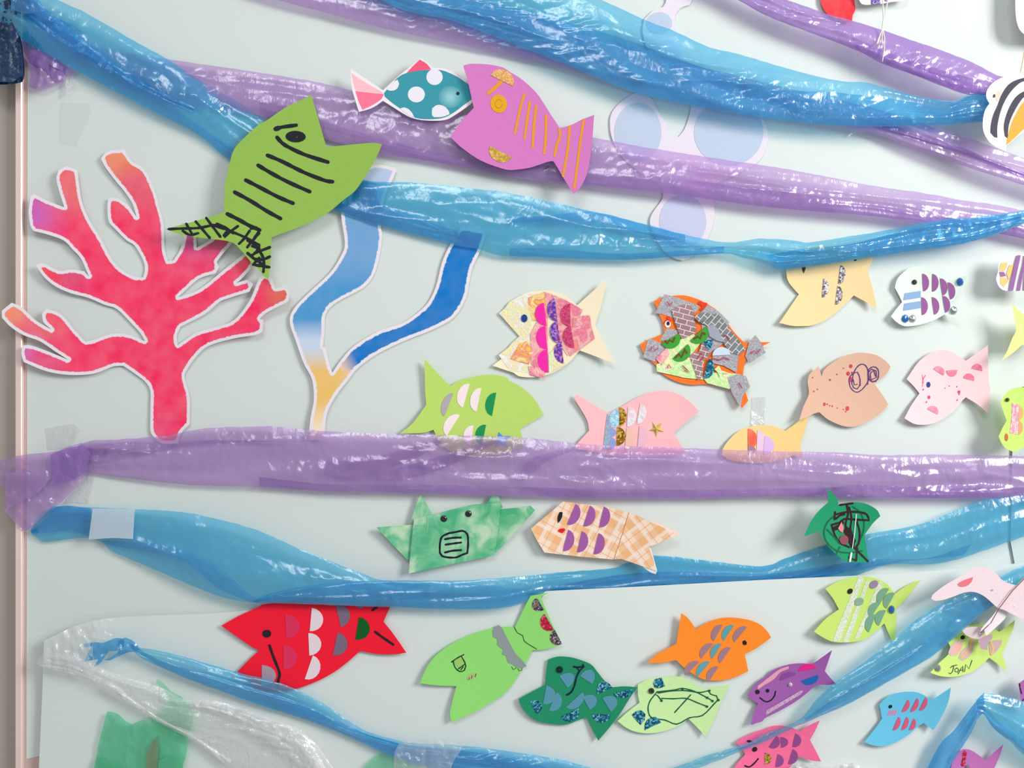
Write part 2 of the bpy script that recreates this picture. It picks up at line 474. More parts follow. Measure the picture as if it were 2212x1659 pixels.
def tab(pairs, u):
    for i in range(len(pairs) - 1):
        if u <= pairs[i + 1][0]:
            q = (u - pairs[i][0]) / (pairs[i + 1][0] - pairs[i][0]); q = max(0, min(1, q)); q = q * q * (3 - 2 * q)
            return pairs[i][1] * (1 - q) + pairs[i + 1][1] * q
    return pairs[-1][1]

class Streamer(Thing):
    def __init__(self, name, label, centre, cat='streamer'):
        Thing.__init__(self, name, label, cat, centre, lambda x, y: 0.0)
    def band(self, part, top, bot, mat, depth, puff=6.0, crumple=2.6, folds=3.0, step=4.0, seed=0.0, edge=1.2, label=None, tubes=True):
        """crinkled film between two long edges; depth = [(x, d), ...] distance from the board along it"""
        st = smooth(top, closed=False, corner=60, n=8); sb = smooth(bot, closed=False, corner=60, n=8)
        L = sum((Vector(st[i]) - Vector(st[i - 1])).length for i in range(1, len(st)))
        n = max(8, int(L / step)); T = arc_resample(st, n); B = arc_resample(sb, n)
        wmax = max((T[i] - B[i]).length for i in range(n)); m = max(6, int(wmax / step))
        v = []; f = []; flow = []
        L2 = 0.0; prev = None
        for i in range(n):
            mid = (T[i] + B[i]) / 2
            if prev is not None: L2 += (mid - prev).length
            prev = mid
            wd = (T[i] - B[i]).length
            dd = tab(depth, mid.x)
            for j in range(m + 1):
                q = j / m
                p = T[i].lerp(B[i], q)
                s = L2; y = q * wd
                env = min(1.0, 4 * q * (1 - q) + 0.12)
                z = dd + (tab(puff, mid.x) if isinstance(puff, list) else puff) * 0.62 * min(1.0, 5.5 * q * (1 - q)) ** 0.8 * min(1, wd / 60)
                z += folds * env * (1 - abs(noise.noise(Vector((s / 260 + seed, q * 3.2 + seed, 0.3)))) * 3)
                z += folds * 0.9 * env * (0.25 - abs(noise.noise(Vector((s / 420 + seed, (q + 0.0009 * s) * 2.6 + seed, 4.3))))) * 2.6
                sh = s + 0.5 * y
                r1 = abs(noise.noise(Vector((sh / 34 + seed, (y - 0.25 * s) / 60, seed))))
                r2 = abs(noise.noise(Vector((sh / 13 + seed, y / 24, 3.1 + seed))))
                mk = max(0.0, min(0.75, noise.noise(Vector((s / 130 + seed, y / 50, 7.7))) * 1.4 + 0.30))
                fd = noise.voronoi(Vector((s / 95 + 0.004 * y + seed, (y - 0.35 * s) / 62, seed)))[0]
                fe = noise.voronoi(Vector(((s + 0.3 * y) / 24 + seed, y / 62, seed + 5)))[0]
                fg = noise.voronoi(Vector(((s - 0.4 * y) / 12 + seed, y / 24, seed + 8)))[0]
                near = max(0.25, min(1.0, dd / 12.0))
                z += crumple * near * env * (mk * (2.2 * (0.35 - r1) + 0.8 * (0.3 - r2)) * 1.3 + 1.5 * (fd[1] - fd[0]) + (0.12 + 1.9 * mk) * (fe[1] - fe[0]) + 0.75 * mk * (fg[1] - fg[0]))
                if j in (0, m):
                    p = p + Vector((0, 1)) * edge * noise.noise(Vector((s / 22, seed + q * 9, 1)))
                v.append(W(p.x, p.y, z) - self.origin); flow += [s * 0.0035 + seed, (q * max(wd, 40) - 0.16 * s) * 0.024, seed]
        for i in range(n - 1):
            for j in range(m):
                a = i * (m + 1) + j
                f.append([a, a + 1, a + m + 2, a + m + 1])
        me = bpy.data.meshes.new(part); me.from_pydata([tuple(p) for p in v], [], f)
        me.polygons.foreach_set('use_smooth', [True] * len(f))
        me.attributes.new('flow', 'FLOAT_VECTOR', 'POINT').data.foreach_set('vector', flow); me.update()
        o = link(part, me, mat, self.root, self.origin)
        if label: o['label'] = label
        return o
    def scrap(self, part, poly, mat, d0, crumple=5.0, seed=0.0, grid=5.0, tx=0.0, ty=0.0, label=None, sc=28.0, sy=1.6):
        """a loose crumpled end of film"""
        xs = [p[0] for p in poly]; ys = [p[1] for p in poly]; mx, my = sum(xs) / len(xs), sum(ys) / len(ys)
        def dh(x, y):
            r = abs(noise.noise(Vector((x / sc + seed, y / (sc * sy), seed)))); r2 = abs(noise.noise(Vector((x / (sc * .4), y / (sc * .35 * sy), seed + 4))))
            return d0 + crumple * (1.6 * (0.4 - r) + 0.7 * (0.4 - r2)) + tx * (x - mx) + ty * (y - my)
        return self.sheet(part, poly, mat, 0.0, 0.0, grid=grid, dh=dh, label=label, corner=30)

def tube(pts3, r, seg=6):
    v = []; f = []
    for i, p in enumerate(pts3):
        d = (pts3[min(i + 1, len(pts3) - 1)] - pts3[max(i - 1, 0)]).normalized()
        a = d.orthogonal().normalized(); b = d.cross(a)
        for s in range(seg):
            q = 2 * math.pi * s / seg; v.append(p + (a * math.cos(q) + b * math.sin(q)) * r)
        if i:
            for s in range(seg):
                k = (i - 1) * seg; f.append([k + s, k + (s + 1) % seg, k + seg + (s + 1) % seg, k + seg + s])
    f.append(list(range(seg))[::-1]); f.append([len(v) - seg + s for s in range(seg)])
    return v, f
def tube_obj(thing, name, line, r, mat, label=None):
    """line of (x, y, d)"""
    q = [W(*line[0])]
    for i in range(1, len(line)):
        a = W(*line[i - 1]); b = W(*line[i]); k = 4
        for s in range(1, k + 1): q.append(a.lerp(b, s / k))
    q = [p - thing.origin for p in q]
    v, f = tube(q, r * S); me = bpy.data.meshes.new(name); me.from_pydata([tuple(p) for p in v], [], f)
    me.polygons.foreach_set('use_smooth', [True] * len(f)); me.update()
    o = link(name, me, mat, thing.root, thing.origin)
    if label: o['label'] = label
    return o

def box_obj(name, x0, x1, y0, y1, d0, d1, mat, kind=None, bev=0.0):
    """upright slab given in board units"""
    org = Vector(((x0 + x1) / 2 * S - CX * S, 0, CY * S - (y0 + y1) / 2 * S + H0))
    def V(x, y, d): return Vector(((x - CX) * S, -d * S, (CY - y) * S + H0)) - org
    v = []
    prof = [(x0, d0), (x1, d0), (x1, d1 - bev), (x1 - bev, d1), (x0 + bev, d1), (x0, d1 - bev)] if bev else [(x0, d0), (x1, d0), (x1, d1), (x0, d1)]
    n = len(prof)
    for y in (y0, y1):
        for (x, d) in prof: v.append(V(x, y, d))
    f = [list(range(n)), list(range(2 * n - 1, n - 1, -1))]
    for i in range(n):
        j = (i + 1) % n; f.append([i, i + n, j + n, j])
    me = bpy.data.meshes.new(name); me.from_pydata([tuple(p) for p in v], [], f); me.update()
    o = bpy.data.objects.new(name, me); me.materials.append(mat); col.objects.link(o); o.location = org
    if kind: o['kind'] = kind
    return o

# ---------------------------------------------------------------- films
BLUE = film('blue_film', (0.44, 0.84, 0.94), (0.06, 0.50, 0.88), 0.32, 0.26, 0.8, 0.0, 0.09)
BLUE2 = film('blue_film_double', (0.26, 0.66, 0.90), (0.03, 0.38, 0.84), 0.45, 0.24, 0.8, 3.0, 0.09)
DEEP = film('blue_film_bundle', (0.03, 0.20, 0.40), (0.001, 0.042, 0.14), 0.85, 0.4, 0.15, 1.0, 0.0)
PURP = film('purple_film', (0.82, 0.65, 0.89), (0.60, 0.40, 0.77), 0.36, 0.27, 0.8, 5.0, 0.09)
PURP2 = film('purple_film_double', (0.66, 0.46, 0.82), (0.40, 0.22, 0.64), 0.5, 0.26, 0.8, 6.0, 0.08)
PURPT = film('purple_film_fold', (0.76, 0.58, 0.87), (0.44, 0.26, 0.68), 0.28, 0.27, 0.8, 6.5, 0.05)
BLUET = film('blue_film_fold', (0.46, 0.78, 0.93), (0.02, 0.36, 0.84), 0.26, 0.26, 0.8, 2.5, 0.05)
CLEAR = film('clear_film', (0.995, 0.995, 0.995), (1.0, 1.0, 1.0), 0.2, 0.16, 2.6, 8.0, 0.07)
WHITEF = film('white_film', (0.985, 0.99, 0.99), (1.0, 1.0, 1.0), 0.5, 0.2, 2.0, 9.0, 0.10)
GREENF = film('green_film', (0.50, 0.92, 0.72), (0.14, 0.68, 0.42), 0.40, 0.24, 0.8, 11.0)
TAPE = film('clear_tape', (0.995, 0.997, 0.995), (1.0, 1.0, 1.0), 0.04, 0.15, 0.3, 13.0, 0.015)
TAPEW = film('tape_backing_hazy', (0.95, 0.96, 0.98), (0.74, 0.82, 0.90), 0.6, 0.35, 0.1, 14.0, 0.03)

# ---------------------------------------------------------------- setting
wallm = paper((176, 168, 158), 0.8)
box_obj('wall_back', -2600, 4800, -1600, 2250, -100, -14, wallm, 'structure')
railm = shiny('brushed_rail', (248, 224, 214), 0.45, 0.25)
box_obj('trim_1', 37, 52, -900, 2200, -14, 9, railm, 'structure', bev=2.0)
edgem = paper((206, 182, 176), 0.6)
box_obj('trim_2', 52.5, 3300, -900, 2200, -14, -1.5, edgem, 'structure')

t = Thing('backing_paper', 'large pale grey-green paper sheet behind the upper streamers and the pink coral', 'paper', (1100, 700), lambda x, y: 0.0)
bk = paper((216, 225, 221), 0.72, grain=0.012)
t.sheet('sheet', [(61, -800), (3200, -800), (3200, 1640), (700, 1637), (82, 1634), (57, 1640)], bk, -1.2, 1.0, sm=False)
t = Thing('backing_paper', 'pale paper sheet at the far right edge, beyond a vertical seam', 'paper', (2500, 900), lambda x, y: 0.0)
t.sheet('sheet', [(2187, 955), (2230, 800), (3180, 800), (3180, 2100), (2202, 2100), (2196, 1240), (2183, 1170)], paper((206, 220, 216), 0.72, grain=0.012), 1.2, 1.0, sm=False, dh=lambda x, y: 2.6)
def lowh(x, y):
    k = max(0.0, 1 - (x - 80) / 420.0)
    e = max(0.0, 1 - (y - 1240) / 260.0)
    return 7.5 + 26 * k * k * e + 7 * k * k + 3.0 * math.sin(x / 150.0) * e
t = Thing('backing_paper', 'lower pale paper sheet overlapping the upper one, its top left corner curling off the wall', 'paper', (1100, 1600), lowh)
t.sheet('sheet', [(95, 1384), (120, 1372), (160, 1353), (205, 1341), (240, 1335), (300, 1331), (380, 1328), (440, 1326), (520, 1320), (600, 1309), (700, 1303), (850, 1297), (1000, 1288), (1195, 1276), (1400, 1266), (1660, 1252), (1950, 1238), (2212, 1216), (2500, 1200), (2900, 1190), (2900, 2000), (70, 2000), (82, 1700), (84, 1659), (91, 1500)], paper((218, 227, 224), 0.72, grain=0.012), 0.0, 1.0, grid=26, corner=30)

# ---------------------------------------------------------------- coral and seaweed cut-outs
def blend(spots, base, r=60.0):
    spots = [(x, y, rr, lin(cc)) for x, y, rr, cc in spots]; b = lin(base)
    def fn(x, y):
        cc = list(b)
        for sx, sy, rr, k in spots:
            w = math.exp(-((x - sx) ** 2 + (y - sy) ** 2) / (rr * rr)); w = min(1.0, w * 1.15)
            for i in range(3): cc[i] = cc[i] * (1 - w) + k[i] * w
        return (cc[0], cc[1], cc[2], 1.0)
    return fn

coral = [(350, 958), (332, 944), (325, 929), (325, 880), (325, 845), (314, 825), (291, 807), (266, 790), (243, 792), (203, 807), (152, 810), (101, 802), (51, 782), (46, 764), (48, 748), (61, 745), (101, 758), (147, 777), (119, 759), (86, 737), (51, 724), (23, 706), (4, 686), (4, 671), (25, 654), (46, 663), (76, 691), (111, 712), (94, 696), (91, 678), (101, 667), (127, 676), (144, 691), (162, 714), (185, 738), (203, 734), (241, 721), (278, 723), (313, 737), (304, 721), (286, 701), (253, 668), (225, 658), (190, 643), (152, 633), (119, 618), (94, 597), (77, 572), (94, 568), (127, 585), (152, 582), (182, 586), (192, 597), (175, 559), (157, 539), (137, 519), (101, 506), (73, 499), (66, 488), (62, 456), (66, 425), (73, 419), (101, 433), (139, 448), (127, 410), (122, 385), (127, 367), (144, 359), (167, 367), (172, 405), (177, 435), (192, 473), (220, 519), (241, 559), (266, 585), (291, 597), (309, 599), (313, 582), (309, 562), (291, 531), (273, 519), (248, 494), (235, 478), (232, 448), (234, 429), (253, 428), (278, 445), (295, 469), (286, 440), (266, 410), (253, 395), (228, 362), (218, 342), (233, 327), (268, 322), (286, 349), (311, 365), (332, 405), (344, 445), (354, 486), (356, 537), (363, 564), (375, 562), (390, 537), (397, 507), (400, 480), (414, 476), (423, 500), (425, 535), (456, 516), (478, 490), (496, 500), (501, 526), (480, 550), (468, 566), (473, 577), (466, 590), (430, 602), (405, 623), (385, 642), (430, 625), (481, 585), (522, 552), (535, 540), (548, 552), (547, 572), (524, 600), (511, 611), (534, 604), (547, 613), (539, 630), (494, 644), (473, 653), (443, 678), (390, 706), (382, 725), (384, 745), (395, 737), (425, 718), (468, 706), (506, 691), (537, 653), (552, 620), (560, 602), (574, 594), (587, 602), (594, 622), (596, 623), (618, 618), (627, 632), (623, 651), (575, 676), (561, 689), (569, 691), (567, 717), (550, 724), (506, 731), (451, 747), (425, 769), (405, 797), (399, 815), (410, 858), (410, 916), (392, 935), (385, 958)]
t = cut('coral', 'large branching pink watercolour coral cut-out at the left edge of the display', 'paper coral', coral, watercolour(0.6), 3.0, 16.0, -2, 0, ax=1.2, ay=0.4, grid=6.5, rim=True,
        paint=blend([(70, 455, 55, (214, 100, 190)), (165, 400, 60, (244, 112, 118)), (262, 345, 62, (244, 150, 112)), (290, 410, 50, (240, 100, 120)), (25, 678, 50, (252, 150, 118)), (80, 715, 45, (248, 110, 120)), (50, 768, 42, (222, 110, 186)), (100, 785, 40, (242, 84, 130)), (410, 510, 44, (222, 100, 160)), (470, 520, 40, (228, 96, 140)), (612, 636, 34, (236, 110, 92)), (92, 580, 44, (250, 100, 110)), (160, 600, 35, (238, 70, 120)), (544, 550, 30, (244, 96, 106)), (345, 930, 28, (250, 84, 130))], (255, 70, 110)))
weed = [(668, 950), (668, 929), (672, 896), (678, 863), (674, 820), (656, 785), (639, 737), (626, 696), (634, 668), (664, 635), (712, 590), (737, 552), (745, 524), (737, 463), (745, 415), (772, 376), (806, 357), (835, 358), (857, 365), (848, 388), (830, 430), (823, 486), (826, 511), (818, 562), (806, 597), (783, 623), (727, 653), (704, 678), (701, 714), (698, 749), (704, 752), (710, 780), (718, 805), (737, 777), (765, 747), (816, 716), (866, 699), (899, 678), (925, 653), (942, 618), (955, 567), (972, 529), (995, 490), (1052, 500), (1039, 539), (1021, 577), (1013, 613), (1006, 645), (980, 686), (930, 714), (879, 734), (816, 764), (773, 795), (753, 820), (727, 853), (707, 891), (702, 929), (701, 950)]
def wpaint(x, y):
    g = lin((240, 196, 112)); pale = lin((202, 216, 236)); b1 = lin((84, 156, 212)); b2 = lin((118, 168, 216)); dk = lin((36, 124, 202)); peach = lin((236, 206, 178)); vp = lin((186, 204, 232))
    def mix(a, b, q):
        q = max(0, min(1, q)); return tuple(a[i] * (1 - q) + b[i] * q for i in range(3)) + (1.0,)
    right = (x - 735) > (790 - y) * 0.35 and x > 735 and not (x < 830 and y < 640)
    if y > 800 or (y > 775 and x > 722 and not right): return mix(mix(g, (0.93, .82, .62, 1), (y - 870) / 60), peach, (x - 735) / 30 if y < 850 else 0)
    if right:
        q = (x + (800 - y) * 0.6 - 742) / 50.0
        return mix(peach, dk, q * 1.2)
    cc = mix(vp, b2, (y - 400) / 60); cc = mix(cc, b1, (y - 560) / 60); cc = mix(cc, pale, (y - 690) / 45); cc = mix(cc, g, (y - 752) / 50)
    return cc
t = cut('seaweed', 'tall forked blue and yellow watercolour seaweed cut-out right of the coral', 'paper seaweed', weed, watercolour(0.7), 2.5, 7.0, 0, 0, grid=6.0, rim=True, paint=wpaint)

pale = [(1425, -120), (1500, -120), (1506, -40), (1495, 0), (1490, 10), (1470, 18), (1459, 33), (1459, 52), (1462, 68), (1466, 110), (1474, 150), (1487, 185), (1510, 215), (1500, 236), (1487, 258), (1477, 285), (1467, 295), (1454, 295), (1432, 258), (1412, 220), (1402, 204), (1390, 196), (1373, 200), (1338, 223), (1320, 248), (1318, 278), (1325, 306), (1345, 340), (1385, 375), (1425, 400), (1432, 418), (1429, 433), (1409, 461), (1404, 483), (1414, 509), (1432, 540), (1454, 557), (1475, 563), (1497, 554), (1515, 535), (1530, 514), (1543, 473), (1542, 425), (1548, 395), (1590, 375), (1632, 354), (1652, 329), (1659, 300), (1657, 278), (1645, 250), (1610, 210), (1560, 190), (1520, 160), (1480, 120)]
pale = [(1425, -120), (1500, -120), (1506, -40), (1495, 0), (1490, 10), (1470, 18), (1459, 33), (1459, 52), (1462, 68), (1472, 110), (1500, 150), (1560, 180), (1610, 210), (1645, 250), (1657, 278), (1659, 300), (1652, 329), (1632, 354), (1590, 378), (1548, 395), (1542, 425), (1543, 473), (1530, 514), (1515, 535), (1497, 554), (1475, 563), (1454, 557), (1432, 540), (1414, 509), (1404, 483), (1409, 461), (1429, 433), (1432, 418), (1425, 400), (1385, 375), (1345, 340), (1325, 306), (1318, 278), (1320, 248), (1338, 223), (1373, 200), (1390, 196), (1407, 212), (1418, 232), (1436, 264), (1454, 294), (1466, 295), (1478, 280), (1487, 256), (1492, 232), (1490, 212), (1470, 180), (1430, 150), (1400, 110), (1388, 70), (1391, 42), (1411, 23), (1432, 15), (1439, 0), (1430, -40)]
t = cut('sea_plant', 'pale lilac cut-out with three washed blue ovals behind the upper streamers', 'paper cut-out', pale, paper((228, 220, 230), 0.7), 1.5, 3.0, grid=20)
w1 = paper((188, 202, 222), 0.7); t.stack = 1.2
t.disc(1424, 50, 28, 24, w1, 'painted_oval', off=1.5, t=.15, n=24); t.disc(1378, 286, 51, 64, w1, 'painted_oval', off=1.5, t=.15, n=28)
t.disc(1574, 286, 75, 72, w1, 'painted_oval', off=1.5, t=.15, n=28); t.disc(1475, 478, 51, 58, paper((196, 200, 226), .7), 'painted_oval', off=1.5, t=.15, n=28)

# ---------------------------------------------------------------- streamers
A = Streamer('plastic_streamer', 'purple plastic streamer running behind the big green fish, polka-dot fish and mauve fish', (60, 150))
A.band('film', [(196, 96), (228, 104), (290, 116), (362, 128), (460, 142), (550, 155), (671, 175), (722, 186), (790, 204), (900, 228), (988, 243), (1120, 268), (1280, 297), (1429, 324), (1660, 359), (1779, 380), (1880, 400), (2006, 419), (2082, 433), (2179, 448), (2400, 500)],
       [(150, 120), (210, 150), (329, 202), (415, 228), (490, 240), (575, 253), (640, 280), (699, 299), (818, 332), (930, 349), (1100, 382), (1221, 397), (1277, 400), (1454, 420), (1660, 448), (1880, 467), (1989, 483), (2158, 504), (2212, 514), (2400, 560)], PURP, [(150, 8), (500, 12), (1100, 16), (1400, 26), (1700, 30), (2212, 30)], puff=7, seed=1.3)
A.band('fold', [(560, 205), (700, 262), (850, 305), (1000, 340), (1300, 368), (1450, 385), (1660, 408), (1880, 442), (2100, 475), (2400, 530)],
       [(560, 248), (699, 297), (818, 330), (930, 348), (1100, 380), (1277, 400), (1454, 419), (1660, 447), (1880, 466), (2100, 494), (2400, 556)], PURPT, [(500, 9), (1100, 13), (1400, 23), (1700, 27), (2212, 27)], puff=2, crumple=1.4, seed=2.1)
A.scrap('loose_end', c(0, 0, [(180, 345), (260, 360), (400, 440), (560, 530), (660, 600), (640, 640), (560, 640), (545, 690), (480, 722), (345, 775), (238, 740), (262, 640), (240, 540), (198, 480)]), PURP, 10, 7, 1.0)
A.scrap('loose_end', c(0, 0, [(260, 420), (420, 460), (540, 570), (540, 680), (470, 700), (380, 600), (250, 530)]), PURP2, 15, 5, 2.0)
A.scrap('loose_end', c(0, 0, [(420, 545), (500, 535), (545, 575), (530, 600), (470, 580)]), PURP2, 19, 4, 3.0)

A = Streamer('plastic_streamer', 'upper purple plastic streamer passing behind the widest blue streamer to the right', (1250, 120))
A.band('film', [(560, -150), (850, -60), (1100, 20), (1300, 80), (1500, 140), (1700, 190), (1880, 232), (2014, 273), (2082, 294), (2212, 342), (2420, 420)],
       [(400, -60), (600, 0), (702, 27), (828, 61), (955, 89), (1082, 116), (1227, 149), (1400, 200), (1600, 240), (1800, 268), (1905, 294), (1956, 316), (2032, 342), (2133, 375), (2212, 400), (2420, 470)], PURP, [(500, 24), (1250, 12), (1900, 20), (2212, 40)], puff=6, seed=3.7)
A.band('fold', [(1900, 262), (1990, 290), (2080, 320), (2212, 372), (2420, 440)], [(1890, 275), (1990, 304), (2080, 334), (2212, 385), (2420, 455)], PURP2, [(1900, 26), (2212, 46)], puff=4, crumple=1, seed=2.9)

A = Streamer('plastic_streamer', 'short purple plastic streamer in the top right corner, ending at the striped angelfish', (1900, 100))
A.band('film', [(1500, -110), (1600, -45), (1690, -4), (1753, 18), (1784, 30), (1849, 47), (1930, 73), (2082, 127), (2148, 160), (2175, 168), (2260, 200)],
       [(1440, -80), (1530, -30), (1594, 0), (1660, 36), (1779, 81), (1855, 111), (1905, 137), (1981, 165), (2082, 203), (2125, 205), (2230, 230)], PURP2, [(1500, 40), (1900, 44), (2150, 62)], puff=8, seed=5.2, crumple=3.2)
A.band('fold', [(1840, 80), (1930, 118), (2030, 150), (2120, 175)], [(1850, 108), (1905, 134), (1981, 163), (2082, 201), (2118, 200)], PURPT, [(1840, 42), (2150, 66)], puff=2, crumple=1.6, seed=5.9)

A = Streamer('plastic_streamer', 'widest purple plastic streamer, running level across the middle of the display', (180, 980))
mt = c(0, 2, [(690, 550), (780, 522), (1000, 510), (1400, 480), (1760, 415), (2212, 400)]) + c(1, 2, [(130, 397), (600, 440), (1200, 465), (2212, 490)]) + c(2, 2, [(700, 555), (1400, 580), (2212, 610)]) + [(1804, 977), (1905, 983), (2032, 982), (2212, 985), (2450, 990)]
mb = [(178, 1018), (195, 1023), (278, 1033), (405, 1047), (560, 1052), (702, 1062), (854, 1065), (1110, 1072), (1303, 1077), (1505, 1077), (1660, 1073), (1779, 1074), (1930, 1076), (2212, 1077), (2450, 1078)]
A.band('film', mt, mb, PURP, [(170, 8), (330, 14), (900, 22), (1300, 20), (1800, 26), (2212, 30)], puff=9, crumple=3.4, folds=4.5, seed=7.1)
A.band('fold', [(185, 965), (260, 955), (350, 955), (480, 950), (650, 955)], [(188, 1000), (225, 1000), (300, 985), (400, 965), (560, 952)], PURPT, [(170, 3), (330, 5), (700, 7)], puff=2, crumple=1.5, seed=7.7)
A.band('fold', [(560, 1030), (702, 1046), (854, 1046), (1110, 1052), (1303, 1056), (1505, 1058), (1660, 1056), (1791, 1053), (1850, 1047), (2032, 1053), (2212, 1050), (2450, 1050)],
       [(560, 1051), (702, 1061), (854, 1064), (1110, 1071), (1303, 1076), (1505, 1076), (1660, 1072), (1779, 1073), (1930, 1075), (2212, 1076), (2450, 1077)], PURP2, [(500, 13), (1300, 14), (2212, 24)], puff=1.5, crumple=1.2, seed=8.3)
A.band('fold', c(1, 2, [(560, 700), (800, 690), (1100, 640), (1400, 560), (1560, 510)]), c(1, 2, [(600, 830), (900, 850), (1250, 720), (1480, 620), (1600, 530)]), PURPT, [(500, 9), (1300, 10)], puff=3, crumple=1, seed=28.1)
A.band('fold', c(1, 2, [(900, 800), (1150, 770), (1450, 690), (1750, 600), (2080, 500)]), c(1, 2, [(950, 850), (1250, 860), (1550, 780), (1850, 650), (2100, 520)]), PURPT, [(500, 7), (1300, 8)], puff=3, crumple=1, seed=28.8)
A.band('fold', c(2, 2, [(60, 860), (120, 740), (220, 660), (500, 590)]), c(2, 2, [(100, 870), (220, 780), (340, 690), (560, 600)]), PURPT, [(500, 12), (1300, 14)], puff=3, crumple=1, seed=29.8)
A.scrap('loose_end', c(0, 2, [(0, 690), (100, 662), (210, 640), (400, 622), (500, 605), (600, 565), (700, 540), (760, 600), (760, 700), (740, 810), (640, 920), (530, 1040), (420, 1110), (330, 1200), (250, 1280), (200, 1290), (140, 1240), (45, 1120), (40, 980), (0, 880), (-60, 790)]), PURP, 15, 9, 4.0, sc=34)
A.scrap('loose_end', c(0, 2, [(430, 640), (560, 590), (690, 560), (770, 620), (740, 790), (620, 850), (450, 910), (430, 760)]), PURP2, 24, 7, 5.0)
A.scrap('loose_end', c(0, 2, [(50, 800), (250, 790), (430, 840), (330, 960), (180, 1040), (60, 1110), (45, 980)]), PURP, 24, 7, 6.0)

A = Streamer('plastic_streamer', 'blue plastic streamer bundled at the top left corner and passing under the big green fish', (40, 40))
A.band('film', [(-60, -60), (40, -40), (119, -2), (167, 19), (228, 52), (291, 89), (362, 128), (430, 172), (500, 212), (560, 250), (620, 300), (690, 350), (750, 378), (800, 391), (899, 395), (1000, 405), (1110, 419), (1277, 456), (1391, 483), (1480, 507), (1568, 523), (1640, 516), (1715, 519), (1746, 524), (1905, 499), (2032, 475), (2100, 470), (2212, 454), (2400, 420)],
       [(-90, 30), (10, 70), (48, 86), (127, 132), (177, 159), (253, 200), (342, 246), (428, 291), (496, 347), (560, 392), (620, 425), (715, 454), (803, 482), (904, 509), (980, 529), (1031, 537), (1082, 552), (1176, 556), (1340, 562), (1467, 554), (1563, 548), (1606, 557), (1660, 575), (1690, 583), (1779, 572), (1872, 557), (1968, 543), (2082, 526), (2158, 504), (2212, 483), (2400, 440)], BLUE, [(0, 26), (300, 24), (600, 6), (900, 14), (1560, 22), (1800, 34), (2212, 48)], puff=8, crumple=3.2, folds=4, seed=9.4)
A.band('fold', [(60, 20), (167, 60), (228, 135), (330, 195), (415, 262), (505, 320), (580, 380)], [(50, 84), (127, 131), (177, 158), (253, 199), (342, 245), (428, 290), (496, 346), (575, 398)], BLUET, [(0, 13), (300, 11), (600, 2)], puff=2, crumple=1.5, seed=9.9)
A.band('fold', [(60, -30), (100, 20), (150, 60), (215, 110), (300, 170), (420, 232)], [(30, 0), (70, 40), (130, 90), (200, 128), (290, 188), (415, 244)], BLUET, [(0, 44), (300, 42), (600, 24)], puff=2, crumple=1.2, seed=10.6)
A.band('fold', [(715, 400), (770, 385), (812, 395), (816, 440), (900, 470), (990, 500)], [(715, 452), (760, 466), (803, 480), (850, 492), (904, 507), (1000, 529)], BLUE2, [(600, 4), (900, 10)], puff=2, crumple=1.5, seed=11.1)
A.band('fold', [(1090, 470), (1180, 466), (1280, 458), (1391, 485), (1480, 508)], [(1100, 482), (1180, 480), (1280, 480), (1391, 506), (1480, 526)], BLUE2, [(900, 12), (1560, 20)], puff=2, crumple=1.5, seed=11.7)
A.band('fold', [(1100, 535), (1200, 538), (1340, 548), (1480, 540), (1565, 532)], [(1100, 552), (1176, 555), (1340, 561), (1467, 553), (1563, 547)], BLUET, [(900, 12), (1560, 20)], puff=2, crumple=1.5, seed=12.7)
A.band('fold', [(1655, 552), (1720, 540), (1830, 528), (1930, 505), (2030, 480), (2110, 472), (2212, 458)], [(1690, 582), (1779, 571), (1872, 556), (1968, 542), (2082, 525), (2158, 503), (2212, 482)], BLUE2, [(1560, 18), (1800, 30), (2212, 44)], puff=3, crumple=3.2, seed=13.1)
A.scrap('loose_end', c(0, 0, [(-120, 60), (60, 0), (90, -80), (230, -60), (260, 40), (240, 100), (180, 110), (110, 130), (110, 200), (150, 280), (180, 340), (200, 480), (208, 640), (190, 700), (120, 715), (0, 722), (-160, 700), (-160, 300)]), DEEP, 28, 16, 7.0, sc=11, sy=7)
A.scrap('loose_end', c(0, 0, [(-100, 330), (60, 260), (100, 180), (150, 290), (190, 460), (200, 640), (110, 700), (-100, 700)]), DEEP, 46, 12, 8.0, sc=8, sy=8)
A.scrap('loose_end', c(0, 0, [(100, -60), (240, -60), (330, 40), (400, 120), (500, 190), (420, 180), (280, 110), (210, 115), (90, 80)]), BLUE2, 48, 6, 9.0, sc=16)

A = Streamer('plastic_streamer', 'widest blue plastic streamer, sweeping down from the top centre to the striped angelfish', (1400, 120))
A.band('film', [(900, -150), (1100, -85), (1200, -40), (1300, 0), (1391, 42), (1454, 66), (1530, 101), (1600, 118), (1660, 136), (1741, 159), (1817, 175), (1880, 180), (1981, 208), (2057, 218), (2077, 210), (2108, 199), (2128, 200), (2170, 205)],
       [(600, -100), (700, -50), (823, 0), (877, 24), (980, 46), (1110, 96), (1227, 142), (1328, 185), (1416, 213), (1518, 234), (1652, 257), (1753, 268), (1867, 273), (2006, 272), (2123, 263), (2170, 258)], BLUE, [(700, 44), (1250, 38), (1600, 42), (2000, 48), (2170, 62)], puff=10, crumple=3.8, folds=5, seed=14.2)
A.band('fold', [(700, -60), (900, -20), (1100, 14), (1200, 40), (1330, 78), (1420, 110), (1530, 150), (1660, 190), (1800, 200), (1930, 214), (2060, 240), (2120, 250)],
       [(700, -51), (877, 20), (980, 42), (1110, 92), (1227, 138), (1328, 181), (1416, 209), (1518, 230), (1652, 252), (1753, 265), (1867, 270), (2006, 270), (2123, 262)], BLUET, [(700, 33), (1250, 27), (1600, 31), (2000, 38), (2170, 52)], puff=3, crumple=2.4, seed=14.9)
